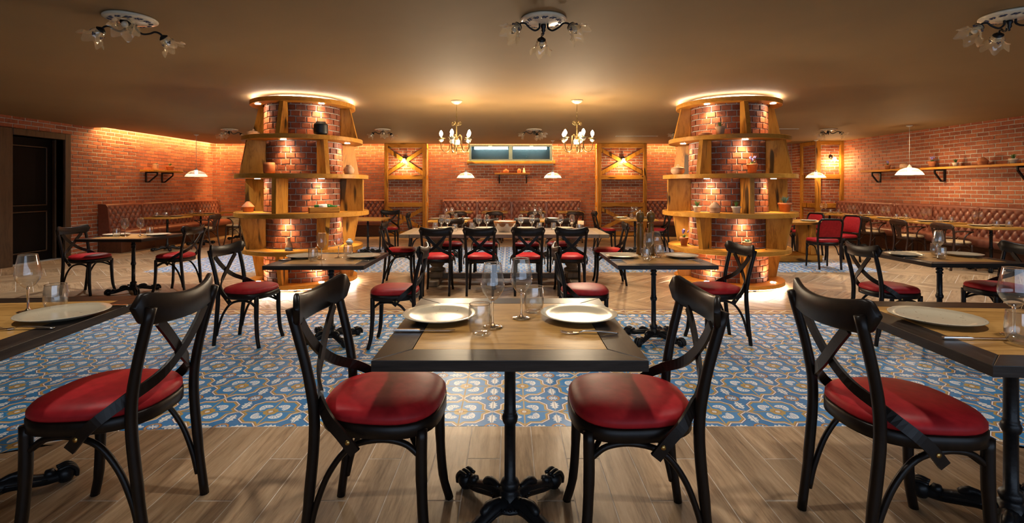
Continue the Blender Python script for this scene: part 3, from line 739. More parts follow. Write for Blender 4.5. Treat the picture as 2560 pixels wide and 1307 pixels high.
def make_redchair():
    t=thing('upholstered_chair','','chair')
    sp=seat_poly(0.215,0.215,0.012,32,3.6)
    layers(MB(),sp,[(0.97,0.405),(1,0.41),(1,0.455),(0.97,0.458)]).build('seat_frame',M['black'],t)
    layers(MB(),sp,[(0.97,0.455),(1,0.47),(0.99,0.492),(0.92,0.508),(0.5,0.517),(0.02,0.519)]).build('seat_cushion',M['red'],t)
    for s in (-1,1):
        MB().tube(bez([(0.175,s*0.175,0.43),(0.178,s*0.175,0.2),(0.19,s*0.18,0)],5),[0.0195]*6+[0.015]*5,8).build('front_leg',M['black'],t)
        MB().tube(bez([(-0.235,s*0.178,0),(-0.205,s*0.18,0.25),(-0.195,s*0.185,0.45)],5),0.0175,8).build('rear_leg',M['black'],t)
        MB().tube(bez([(0.165,s*0.17,0.33),(0.10,s*0.172,0.385),(-0.07,s*0.172,0.375),(-0.17,s*0.174,0.24)],5),0.009,8).build('side_arch',M['black'],t)
    P=[(-0.195,-0.187,0.45),(-0.205,-0.190,0.56),(-0.235,-0.193,0.72),(-0.25,-0.190,0.80),(-0.256,-0.160,0.842),(-0.259,-0.115,0.852),(-0.259,0.115,0.852),(-0.256,0.160,0.842),(-0.25,0.190,0.80),(-0.235,0.193,0.72),(-0.205,0.190,0.56),(-0.195,0.187,0.45)]
    MB().tube(bez(P,4),0.017,8).build('back_frame',M['black'],t)
    MB().tube([(-0.202,-0.185,0.535),(-0.202,0.185,0.535)],0.013,8).build('back_rail',M['black'],t)
    mb=MB(); vs_=[]; fs=[]; nx,nz=10,10
    for side in (1,-1):
        for i in range(nz+1):
            z=0.548+0.292*i/nz; xb=-0.203-0.054*min(1,(i/nz))**1.1
            hw=0.176 if i<nz-2 else (0.168 if i==nz-2 else (0.155 if i==nz-1 else 0.13))
            for j in range(nx+1):
                y=-hw+2*hw*j/nx; bul=0.020*(1-(2*j/nx-1)**4)*(1-(2*i/nz-1)**4); vs_.append((xb+side*(0.006+bul),y,z))
    m_=(nx+1)*(nz+1)
    for q in (0,m_):
        for i in range(nz):
            for j in range(nx):
                a=q+i*(nx+1)+j; f=(a,a+1,a+nx+2,a+nx+1); fs.append(f if q==0 else f[::-1])
    mb.add(vs_,fs,True); mb.build('back_cushion',M['red'],t)
    return t
def pedestal(t,h,sc=1.0):
    prof=[(0,0.035),(0.050,0.038),(0.072,0.050),(0.074,0.060),(0.056,0.070),(0.044,0.074),(0.040,0.078),(0.038,0.102),(0.030,0.105),(0.035,0.118),(0.038,0.128),(0.033,0.142),(0.022,0.150),(0.0215,0.36),(0.026,0.364),(0.030,0.374),(0.031,0.388),(0.027,0.398),(0.024,0.402),(0.026,0.408),(0.0225,0.414),(0.0215,0.592),(0.028,0.597),(0.028,0.606),(0.022,0.612),(0.022,0.620),(0.028,0.626),(0.030,0.636),(0.022,0.645),(0.022,h-0.045),(0.05,h-0.040),(0.05,h-0.034),(0,h-0.033)]
    MB().lathe(prof,16).build('pole',M['iron'],t)
    MB().bbox(-0.16,0.16,-0.16,0.16,h-0.041,h-0.034,0.003).build('top_plate',M['iron'],t)
    mb=MB(); P=bez([(0.030,0,0.062),(0.085,0,0.066),(0.14,0,0.052),(0.20,0,0.036),(0.250,0,0.032)],5)
    mb.tube(P,[0.031-0.009*i/(len(P)-1) for i in range(len(P))],10)
    mb.lathe([(0,-0.032),(0.022,-0.028),(0.034,-0.008),(0.035,0.010),(0.026,0.028),(0.010,0.037),(0,0.038)],12,(0.262,0,0.032))
    for q in (-0.5,0,0.5): mb.tube(bez([(0.235,0.02*q*2,0.066),(0.272,0.022*q*2,0.070),(0.296,0.020*q*2,0.044),(0.297,0.018*q*2,0.016)],4),0.008,6)
    mb.lathe([(0,-0.020),(0.020,-0.012),(0.022,0.008),(0,0.022)],8,(0.212,0,0.056),axis=(0.5,0,1))
    mb.tube(bez([(0.060,0,0.085),(0.100,0,0.096),(0.135,0,0.078),(0.120,0,0.055)],4),[0.013]*5+[0.017]*4+[0.013]*4,8)
    for s_ in (-1,1): mb.tube(bez([(0.07,s_*0.026,0.070),(0.13,s_*0.025,0.056),(0.20,s_*0.020,0.036)],4),0.0065,6)
    me=mb.mesh('foot',M['iron'])
    for k in range(4): inst('foot',me,t,(0,0,0),(0,0,PI/4+k*PI/2))
    me=MB().lathe([(0,0),(0.010,0.001),(0.012,0.008),(0.006,0.014),(0,0.015)],8).mesh('bead_ring',M['iron'])
    mb=MB()
    for k in range(20):
        a=2*PI*k/20; mb.lathe([(0,-0.008),(0.008,0),(0,0.008)],6,(0.068*math.cos(a),0.068*math.sin(a),0.064))
    mb.build('beaded_collar',M['iron'],t)
TS_=0.84
def make_table(name='bistro_table',light_top=False,size=TS_,sy=None):
    t=thing(name,'','table'); h=0.75; a=size/2; c=(sy or size)/2; th=0.034
    if light_top: MB().bbox(-a,a,-c,c,h-th,h,0.004).build('tabletop',M['ltop'],t)
    else:
        bw=0.105; i_=a-bw; j_=c-bw; gp=0.0008
        for poly,mt in (([(-a,-c),(a,-c),(i_,-j_),(-i_,-j_)],'wenge'),([(a,c),(-a,c),(-i_,j_),(i_,j_)],'wenge'),([(a,-c),(a,c),(i_,j_),(i_,-j_)],'wengey'),([(-a,c),(-a,-c),(-i_,-j_),(-i_,j_)],'wengey')):
            cx=sum(p[0] for p in poly)/4; cy=sum(p[1] for p in poly)/4
            poly=[(p[0]-gp*(1 if abs(p[0]-cx)<1e-6 else math.copysign(1,p[0]-cx)),p[1]-gp*math.copysign(1,p[1]-cy)) for p in poly]
            vs_=[(x,y,h-th) for x,y in poly]+[(x,y,h-0.002) for x,y in poly]+[(x+(cx-x)*0.01,y+(cy-y)*0.012,h) for x,y in poly]
            fs=[(3,2,1,0),(8,9,10,11)]+[(i,(i+1)%4,4+(i+1)%4,4+i) for i in range(4)]+[(4+i,4+(i+1)%4,8+(i+1)%4,8+i) for i in range(4)]
            MB().add(vs_,fs).build('border_board',M[mt],t)
        MB().bbox(-i_+0.001,i_-0.001,-j_+0.001,j_-0.001,h-th,h-0.0005,0.001).build('inset_panel',M['inset'],t)
    pedestal(t,h); return t
CH=make_chair(); AC=make_armchair(); RC=make_redchair(); TA=make_table(); TB=make_table('oak_bistro_table',True,0.76); TW=make_table('wall_side_table',True,0.68,0.72)

# ---------------------------------------------------------------- tableware prototypes
def make_wine():
    t=thing('wine_glass','','glass')
    MB().lathe([(0.0045,0.098),(0.012,0.101),(0.024,0.112),(0.037,0.130),(0.0435,0.146),(0.0445,0.158),(0.042,0.180),(0.037,0.208),(0.0315,0.238)],28).build('bowl',M['glass'],t)
    MB().lathe([(0.0318,0.2365),(0.0322,0.2385),(0.0312,0.2395),(0.0305,0.238),(0.0312,0.2365)],28).build('rim',M['sglass'],t)
    MB().lathe([(0,0.106),(0.006,0.101),(0.0042,0.090),(0.0036,0.05),(0.0042,0.016),(0.010,0.006),(0.030,0.0035),(0.037,0.0015),(0.037,0.0),(0,0.0)],24).build('stem',M['sglass'],t)
    return t
def make_tumbler():
    t=thing('water_tumbler','','glass')
    MB().lathe([(0.030,0.004),(0.037,0.012),(0.0415,0.035),(0.042,0.055),(0.040,0.085),(0.0375,0.106)],28).build('wall',M['glass'],t)
    MB().lathe([(0,0.011),(0.026,0.010),(0.034,0.014),(0.0385,0.035),(0.0395,0.055),(0.038,0.085),(0.0360,0.106)],28).build('inner_wall',M['glass'],t)
    MB().lathe([(0.0305,0.0045),(0.026,0.0),(0.018,0.001),(0,0.004)],24).build('base',M['glass'],t)
    MB().lathe([(0.0376,0.1045),(0.0382,0.106),(0.0374,0.1072),(0.0366,0.106),(0.0370,0.1045)],28).build('rim',M['sglass'],t)
    return t
def make_plate():
    return tag(MB().lathe([(0,0.0),(0.085,0.0),(0.088,0.002),(0.120,0.010),(0.150,0.021),(0.152,0.0225),(0.150,0.024),(0.118,0.0155),(0.092,0.0085),(0.06,0.0065),(0,0.006)],44).build('dinner_plate',M['plate']),'','plate')
def make_knife():
    t=thing('table_knife','','cutlery')
    mb=MB(); layers(mb,[(-0.012,-0.006),(0.085,-0.009),(0.085,0.007),(-0.012,0.006)],[(0.9,0.001),(1,0.003),(1,0.008),(0.9,0.010)],False); mb.build('handle',M['steel'],t)
    MB().prism([(0.083,-0.004),(0.15,-0.008),(0.195,-0.008),(0.212,0.004),(0.083,0.005)],0.004,0.0062).build('blade',M['steel'],t); return t
def make_fork():
    t=thing('table_fork','','cutlery')
    P=bez([(0,0,0.004),(0.06,0,0.009),(0.115,0,0.010),(0.14,0,0.004)],6); MB().sweep(P,[(0,0,1)]*len(P),0.015,0.003,True,[1.1-0.6*i/(len(P)-1) for i in range(len(P))]).build('handle',M['steel'],t)
    mb=MB(); mb.prism([(0.136,-0.004),(0.15,-0.012),(0.16,-0.012),(0.16,0.012),(0.15,0.012),(0.136,0.004)],0.003,0.0055)
    mb.build('head',M['steel'],t)
    for k in range(4):
        y=-0.0105+k*0.007; P=bez([(0.158,y,0.004),(0.18,y,0.003),(0.205,y,0.009)],4); MB().sweep(P,[(0,0,1)]*len(P),0.0035,0.002).build('tine',M['steel'],t)
    return t
WG,TU,PLT,KN,FK=make_wine(),make_tumbler(),make_plate(),make_knife(),make_fork()
def local(t,x,y,z):
    a=t.rotation_euler.z; s=t.scale[0]; return (t.location.x+s*(x*math.cos(a)-y*math.sin(a)),t.location.y+s*(x*math.sin(a)+y*math.cos(a)),t.location.z+s*z)
def plate(p,label,sc=1.0):
    if 'p' in USED: o=PLT.copy(); col.objects.link(o)
    else: USED.add('p'); o=PLT
    o.location=p; o.rotation_euler=(0,0,random.uniform(0,6)); o.scale=(sc,sc,sc); o['label']=label; o['group']='speckled dinner plates'; return o
def setting(t,where,cut=True,dx=0.0,dy=0.0,sides=('left','right')):
    "two places with wine glass, tumbler and cutlery on a table seated left and right"
    s=t.scale[0]; h=0.7505
    for i,q in enumerate((-1,1)):
        sd=sides[i]
        plate(local(t,q*0.275,0.065,h),'cream dinner plate on the %s side of %s'%(sd,where),s)
        place(WG,local(t,(-0.065,0.045)[i]+dx,(-0.06,0.065)[i]+dy,h),0,'empty wine glass nearer the %s seat of %s'%(sd,where),'wine glasses',s)
        place(TU,local(t,(-0.108,0.100)[i]+dx,(-0.145,0.165)[i]+dy,h),0,'empty water tumbler nearer the %s seat of %s'%(sd,where),'water tumblers',s)
    if cut:
        place(KN,local(t,-0.41,-0.125,h),R(1),'steel table knife below the left plate of %s'%where,'table knives',s)
        place(FK,local(t,0.385,-0.15,h),R(178),'steel fork below the right plate of %s'%where,'table forks',s)

# ---------------------------------------------------------------- the bistro tables with their chairs
GC='crossback chairs with red seats'
NS=1.10
def tbl(x,y,rz,label,sc=1.0): return place(TA,(x,y,0),rz,label,'dark bordered bistro tables',sc)
def ch(x,y,deg,label,sc=1.0): return place(CH,(x,y,0),R(deg),label,GC,sc)
T1=tbl(0.0,2.10,0,'dark bordered square table standing alone at the front centre',NS); setting(T1,'the front centre table')
T2=tbl(-2.30,2.13,R(6),'dark bordered square table cut by the left edge of the photo',NS)
T3=tbl(2.05,2.02,R(-4),'dark bordered square table cut by the right edge of the photo',NS)
T4=tbl(-1.63,4.50,0,'dark bordered table in front of the left brick pillar'); setting(T4,'the table before the left pillar')
T5=tbl(1.315,4.52,0,'dark bordered table with two wooden pepper mills by right pillar'); setting(T5,'the table with pepper mills')
T6=tbl(-5.02,6.58,0,'dark bordered table near the dark door and brown bench'); setting(T6,'the table near the dark door')
T7=tbl(4.02,4.62,R(-1),'dark bordered table behind the table at right photo edge'); setting(T7,'the table right of the right pillar')
# the two front tables cut by the frame
h=0.7505*NS
plate(at(160,792,h),'speckled cream dinner plate on the table at left photo edge',NS)
place(WG,at(70,778,h),0,'wine glass on the table at the left photo edge','wine glasses',NS); place(TU,at(139,772,h),0,'water tumbler on the table at the left photo edge','water tumblers',NS)
p=at(135,822,h); place(FK,p,R(184),'steel fork on the table at the left photo edge','table forks',NS)
p=at(311,767,h); place(KN,p,R(182),'steel table knife on the table at the left photo edge','table knives',NS)
plate(at(2338,802,h),'speckled cream dinner plate on the table at right photo edge',NS)
place(WG,at(2535,838,h),0,'nearer wine glass on the table at right photo edge','wine glasses',NS); place(TU,at(2552,858,h),0,'water tumbler on the table at right photo edge','water tumblers',NS)
p=at(2366,848,h); place(KN,p,R(-1),'steel table knife on the table at right photo edge','table knives',NS)
ch(-1.66,2.06,182,'large crossback chair in the left foreground facing the left edge table',1.125)
ch(-0.508,2.04,-3,'large crossback chair left of the front centre table',1.125)
ch(0.478,2.01,180,'large crossback chair right of the front centre table',1.125)
ch(1.54,1.96,0,'large crossback chair in the right foreground facing the right edge table',1.125)
ch(-2.36,4.50,-8,'crossback chair left of the table before the left pillar')
ch(-1.03,4.44,181,'crossback chair right of the table before the left pillar')
ch(0.67,4.44,0,'crossback chair left of the table with pepper mills')
ch(1.87,4.50,187,'crossback chair right of the table with pepper mills')
ch(-5.58,6.55,-6,'crossback chair by the dark door, left of its table')
ch(-4.50,6.66,177,'crossback chair right of the table near the dark door')
ch(3.46,4.52,1,'crossback chair left of the table right of the right pillar')
ch(4.50,4.56,180,'crossback chair cut by the right photo edge behind the nearest table')
# pepper mills
mp_=[(0,0),(0.036,0.0),(0.037,0.02),(0.033,0.035),(0.036,0.045),(0.033,0.055),(0.030,0.075),(0.034,0.12),(0.036,0.17),(0.032,0.225),(0.026,0.265),(0.024,0.285),(0.030,0.296),(0.026,0.304),(0.031,0.316),(0.028,0.326),(0.036,0.345),(0.040,0.370),(0.036,0.395),(0.022,0.412),(0,0.416)]
for i,(px,py) in enumerate(((1600,636),(1627,636.5))):
    t=thing('pepper_mill','tall turned wooden pepper mill, %s of the two on the table'%('left','right')[i],'mill',at(px,py,0.7505))
    MB().lathe(mp_[:14]+[(0,0.304)],20).build('body',M['mill'],t); MB().lathe([(0,0.3045)]+mp_[14:],20).build('head',M['mill'],t); MB().lathe([(0,0.414),(0.008,0.416),(0.009,0.424),(0,0.43)],10).build('knob',M['steel'],t)

# ---------------------------------------------------------------- long table
lt=thing('long_table','long weathered grey table on turned pedestals in the middle','table',(-0.08,7.33,0)); a,c=1.45,0.53
for i in range(6):
    y0=-c+2*c*i/6; MB().bbox(-a+0.14,a-0.14,y0+0.0012,y0+2*c/6-0.0012,0.70,0.752,0.003).build('top_plank',M['greywood'],lt)
for s in (-1,1): MB().bbox(min(s*a,s*(a-0.138)),max(s*a,s*(a-0.138)),-c,c,0.70,0.752,0.003).build('end_board',M['greyturn'],lt)
for s in (-1,1):
    x=s*1.0
    MB().bbox(x-0.07,x+0.07,-0.43,0.43,0.0,0.085,0.012).build('sled_foot',M['greyturn'],lt)
    MB().bbox(x-0.10,x+0.10,-0.22,0.22,0.085,0.17,0.015).build('plinth_block',M['greyturn'],lt)
    MB().lathe([(0,0.17),(0.115,0.17),(0.12,0.20),(0.085,0.215),(0.08,0.23),(0.10,0.25),(0.125,0.31),(0.128,0.36),(0.10,0.44),(0.07,0.49),(0.062,0.52),(0.085,0.535),(0.07,0.55),(0.095,0.575),(0.11,0.62),(0.12,0.65),(0.12,0.66),(0,0.66)],24,(x,0,0)).build('turned_column',M['greyturn'],lt)
    MB().bbox(x-0.08,x+0.08,-0.36,0.36,0.655,0.70,0.006).build('bearer',M['greyturn'],lt)
MB().bbox(-0.93,0.93,-0.05,0.05,0.055,0.125,0.006).build('stretcher',M['greywood'],lt)
for i,x in enumerate((-0.955,-0.385,0.232,0.79)): ch(x,6.58,90+(1,-1,0,1)[i],'crossback chair, %s from the left along the near side of the long table'%('first','second','third','fourth')[i])
for i,x in enumerate((-0.97,-0.40,0.27,0.80)): ch(x,7.98,-90+(2,0,-2,1)[i],'crossback chair, %s from the left along the far side of the long table'%('first','second','third','fourth')[i])
ch(-1.60,7.25,4,'crossback chair at the left end of the long table'); ch(1.43,7.20,176,'crossback chair at the right end of the long table')
ordn=('first','second','third','fourth'); zt=0.7525
for i,(xp,w1,w2,t1,t2) in enumerate(((1116,1104,1119,1088,1137),(1211,1197,1217,1180,None),(1315,1302,1330,1348,None),(1411,1401,1430,1384,1447))):
    plate(at(xp,571.5,zt),'speckled dinner plate, %s from the left on the long table'%ordn[i],0.95)
    place(WG,at(w1,577,zt),0,'left wine glass by the %s plate on the long table'%ordn[i],'wine glasses',1.0)
    place(WG,at(w2,577,zt),0,'right wine glass by the %s plate on the long table'%ordn[i],'wine glasses',1.0)
    place(TU,at(t1,574,zt),0,'outer water tumbler by the %s plate on the long table'%ordn[i],'water tumblers',1.0)
    if t2: place(TU,at(t2,578,zt),0,'second water tumbler by the %s plate on the long table'%ordn[i],'water tumblers',1.0)
bw=thing('serving_bowl','big white and brown glazed serving bowl on the long table','bowl',at(1262,579,zt))
MB().lathe([(0,0),(0.085,0),(0.09,0.008),(0.135,0.07),(0.160,0.130),(0.164,0.155),(0.160,0.157),(0.150,0.12),(0.12,0.06),(0.07,0.02),(0,0.016)],32).build('body',M['whitepot'],bw)
gl=plain('brown glaze',(0.22,0.075,0.02),0.25,coat=0.3)
mb=MB(); mb.lathe([(0.1610,0.128),(0.1652,0.155),(0.160,0.1585),(0.156,0.155)],32); mb.build('glazed_rim',gl,bw)
for k in range(7):
    a0=2*PI*k/7; mb=MB(); vs_=[]; n=12
    for j in range(n+1):
        u=-1+2*j/n; ang=a0+u*0.33
        for z in (0.126,0.126-0.045*math.sqrt(max(0,1-u*u))):
            r=0.160-(0.130-z)*0.40+0.0025; vs_.append((r*math.cos(ang),r*math.sin(ang),z))
    MB().add(vs_,[(2*j,2*j+1,2*j+3,2*j+2) for j in range(n)],True).build('glazed_scallop',gl,bw)
sb=thing('spice_box','small two tone wooden spice box at the long table right end','box',at(1452,571,zt)); MB().bbox(-0.045,0.045,-0.03,0.03,0,0.06,0.004).build('body',M['walnutarm'],sb); MB().bbox(-0.046,0.046,-0.031,0.031,0.06,0.12,0.004).build('lid',M['paleterra'],sb)

# ---------------------------------------------------------------- far tables
GT='honey oak tables'
def tb(x,y,label,rz=0): return place(TB,(x,y,0),rz,label,GT)
B8=tb(-1.22,9.98,'honey oak table behind the long table, left of two'); setting(B8,'the left oak table behind the long table',False)
B9=tb(0.57,9.98,'honey oak table behind the long table, right of two'); setting(B9,'the right oak table behind the long table',False)
B1=tb(-2.98,10.35,'honey oak table seen just right of the left brick pillar')
B2=tb(2.62,10.35,'honey oak table seen just left of the right brick pillar'); setting(B2,'the oak table left of right pillar',False)
ch(-1.80,9.95,5,'crossback chair left of the left oak table behind the long table')
ch(-2.70,11.0,-85,'crossback chair facing the camera just right of the left pillar')
ch(2.08,10.74,2,'crossback chair left of the oak table beside the right pillar')
ch(3.18,10.7,178,'crossback chair half hidden by the right pillar at its oak table')
GW='tables along the brown benches'
for i,px in enumerate((1149,1237,1332,1425)):
    x=(px-VX)/FPX*13.2
    t=place(TW,(x,13.25,0),0,'small oak table under the high window, %s from the left'%ordn[i],GW)
    plate(local(t,0.02,-0.14,0.7505),'dinner plate on the %s table under the window'%ordn[i])
    for k,s in enumerate((-1,1)):
        place(WG,local(t,s*0.075,0.10,0.7505),0,'%s wine glass on the %s table under the window'%(('left','right')[k],ordn[i]),'wine glasses')
        place(TU,local(t,s*0.235,0.02,0.7505),0,'%s tumbler on the %s table under the window'%(('left','right')[k],ordn[i]),'water tumblers')
    place(AC,(x+0.03,12.62,0),R(90+(4,-3,2,0)[i]),'fan back armchair at the %s table from the left under the window'%ordn[i],'fan back armchairs')
def wall_setting(t,where):
    for k,s in enumerate((-1,1)):
        sd=('near','far')[k]
        plate(local(t,s*0.18,0.02,0.7505),'plate on the %s side of %s'%(('left','right')[k],where))
        place(WG,local(t,s*0.052,0.24,0.7505),0,'%s wine glass on %s'%(('left','right')[k],where),'wine glasses')
        place(TU,local(t,s*0.10,-0.19,0.7505),0,'%s tumbler on %s'%(('left','right')[k],where),'water tumblers')
for i,y in enumerate((10.95,12.1,13.35)):
    t=place(TW,((-7.60,-7.58,-7.30)[i],y,0),0,'small oak table along the left wall bench, %s from the door'%ordn[i],GW)
    if i<2: wall_setting(t,'the %s table from the door'%ordn[i])
place(AC,(-6.98,11.30,0),R(180),'fan back armchair nearest the door along the left bench','fan back armchairs')
place(AC,(-6.78,12.20,0),R(182),'fan back armchair second from the door along the left bench','fan back armchairs')
place(AC,(-6.75,12.95,0),R(200),'fan back armchair left of the left pillar in the corner','fan back armchairs')
for i,y in enumerate((8.24,9.28,10.32,11.36,12.40)):
    n5=('nearest','second nearest','third nearest','fourth nearest','farthest')[i]
    t=place(TW,(8.03,y,0),0,'small oak table along the right wall bench, %s to the camera'%n5,GW); wall_setting(t,'the %s table on the right wall'%n5)
for i,(x,y) in enumerate(((7.62,8.46),(7.68,9.47),(7.72,10.5))):
    place(AC,(x,y,0),R((2,-2,3)[i]),'fan back armchair at the right wall tables, %s to the camera'%('nearest','second nearest','third nearest')[i],'fan back armchairs')
# table with red upholstered chairs
rt=thing('sled_base_table','oak table on a slab sled base among the red upholstered chairs','table',(5.25,9.6,0))
MB().bbox(-0.85,0.80,-0.42,0.42,0.70,0.75,0.005).build('tabletop',M['oakh'],rt); MB().bbox(-0.62,0.62,-0.34,0.34,0.0,0.12,0.012).build('sled_base',M['oakh'],rt)
for s in (-1,1): MB().bbox(s*0.50-0.05,s*0.50+0.05,-0.26,0.26,0.12,0.70,0.008).build('slab_leg',M['oak'],rt)
plate((5.72,9.45,0.7505),'dinner plate on the oak sled base table'); place(WG,(5.47,9.6,0.7505),0,'wine glass on the oak sled base table','wine glasses'); place(TU,(5.60,9.75,0.7505),0,'water tumbler on the oak sled base table','water tumblers')
GR='red upholstered chairs'
for x,y,dg,lb in ((5.46,8.62,86,'red upholstered chair turning its dark red back to the camera'),(6.28,9.35,192,'red upholstered chair facing left, nearest the right wall chairs'),(6.15,10.25,195,'red upholstered chair facing left behind the nearest red one'),(6.02,11.0,200,'farthest red upholstered chair, close beside the right pillar')):
    place(RC,(x,y,0),R(dg),lb,GR)

# ---------------------------------------------------------------- tufted benches
def make_bench(L=1.004):
    t=thing('banquette_section','','bench'); a=L/2-0.002
    MB().bbox(-a,a,-0.50,0.0,0.0,0.31,0.004).build('plinth',M['plinth'],t)
    mb=MB(); vs_=[]; fs=[]; prof=[(-0.50,0.31),(-0.575,0.315),(-0.60,0.345),(-0.605,0.40),(-0.59,0.445),(-0.55,0.468),(-0.40,0.476),(-0.15,0.474)]
    xs=[-a,-a+0.012]+[-a+0.04+(2*a-0.08)*i/10 for i in range(11)]+[a-0.012,a]
    for i,x in enumerate(xs):
        e=0.012 if i in (0,len(xs)-1) else (0.003 if i in (1,len(xs)-2) else 0)
        for y,z in prof: vs_.append((x,y+e,z-e if z>0.33 else z))
    k=len(prof)
    for i in range(len(xs)-1):
        for j in range(k-1): fs.append((i*k+j,(i+1)*k+j,(i+1)*k+j+1,i*k+j+1))
    fs.append(tuple(range(k))); fs.append(tuple(range((len(xs)-1)*k,len(xs)*k))[::-1])
    mb.add(vs_,fs,True); mb.build('seat_cushion',M['tan'],t)
    # back: diamond tufting as real relief
    nx,nz=72,38; z0,z1=0.465,1.02; sx=L/7; sz=0.102; vs_=[]; fs=[]
    def yy(x,z):
        base=-0.205+0.07*(z-z0)/(z1-z0); p=(x+L/2)/sx+(z-0.52)/(2*sz)*1.0; p=((x+L/2)/sx*2-1)+(z-0.955)/sz; q=((x+L/2)/sx*2-1)-(z-0.955)/sz
        d=(abs(math.sin(PI*p/2))*abs(math.sin(PI*q/2)))**0.5
        d2=min(1,(abs(math.sin(PI*p/2))**2+abs(math.sin(PI*q/2))**2)*3.0)
        fade=max(0,min(1,(0.985-z)/0.05))
        k_=0.056*(0.6*d+0.4*d2)*fade+0.046*(1-fade)
        ed=min(1,max(0,(a-abs(x)))/0.035); k_=k_*(0.35+0.65*math.sqrt(ed)); return base-k_
    for j in range(nz+1):
        z=z0+(z1-z0)*j/nz
        for i in range(nx+1):
            x=-a+2*a*i/nx; vs_.append((x,yy(x,z),z))
    for (z,yo) in ((1.034,-0.135),(1.040,-0.09),(1.040,0.0)):
        for i in range(nx+1): vs_.append((-a+2*a*i/nx,yo-(0.02 if z<1.036 else 0),z))
    for j in range(nz+3):
        for i in range(nx):
            q=j*(nx+1)+i; fs.append((q,q+1,q+nx+2,q+nx+1))
    MB().add(vs_,fs,True).build('tufted_back',M['tan'],t)
    # side cheeks
    for s in (-1,1):
        poly=[(-0.20,0.31),(-0.245,0.47),(-0.20,0.98),(-0.16,1.030),(-0.09,1.038),(0,1.038),(0,0.31)]
        x=s*a; vs_=[(x,y,z) for y,z in poly]+[(x-s*0.02,y,z) for y,z in poly]; n=len(poly)
        MB().add(vs_,[tuple(range(n)),tuple(range(n,2*n))[::-1]]+[(i,(i+1)%n,n+(i+1)%n,n+i) for i in range(n)]).build('side_cheek',M['tan'],t)
    mb=MB()
    for r in range(5):
        z=0.955-r*sz
        for k_ in range(8):
            x=-L/2+sx*(k_+0.5 if r%2==0 else k_)
            if abs(x)>a-0.03: continue
            mb.lathe([(0,0.007),(0.008,0.005),(0.011,0.0),(0.0,-0.002)],7,(x,yy(x,z)-0.001,z),axis=(0,-1,0.1))
    o=mb.build('tuft_buttons',M['tan'],t); o['kind']='stuff'
    return t
BN=make_bench(); GB='tufted brown leather bench sections'
for i in range(4): place(BN,(-1.46+1.006*i,YB-0.03,0),0,'tufted brown leather bench section under the window, %s from the left'%ordn[i],GB)
for i in range(4): place(BN,(XL+0.03,11.01+1.006*i,0),PI/2,'tufted brown bench section on the left wall, %s from the door'%ordn[i],GB)
for i in range(4): place(BN,(-4.13-1.006*i,YB-0.03,0),0,'tufted brown bench section left of the left lattice frame, %s from it'%ordn[i],GB)
for i in range(3): place(BN,(4.44+1.006*i,YB-0.03,0),0,'tufted brown bench section right of the right lattice frame, %s from it'%ordn[i],GB)
for i in range(6): place(BN,(XR-0.03,12.83-1.006*i,0),-PI/2,'tufted brown bench section on the right wall, %s from the corner'%(ordn+('fifth','sixth'))[i],GB)

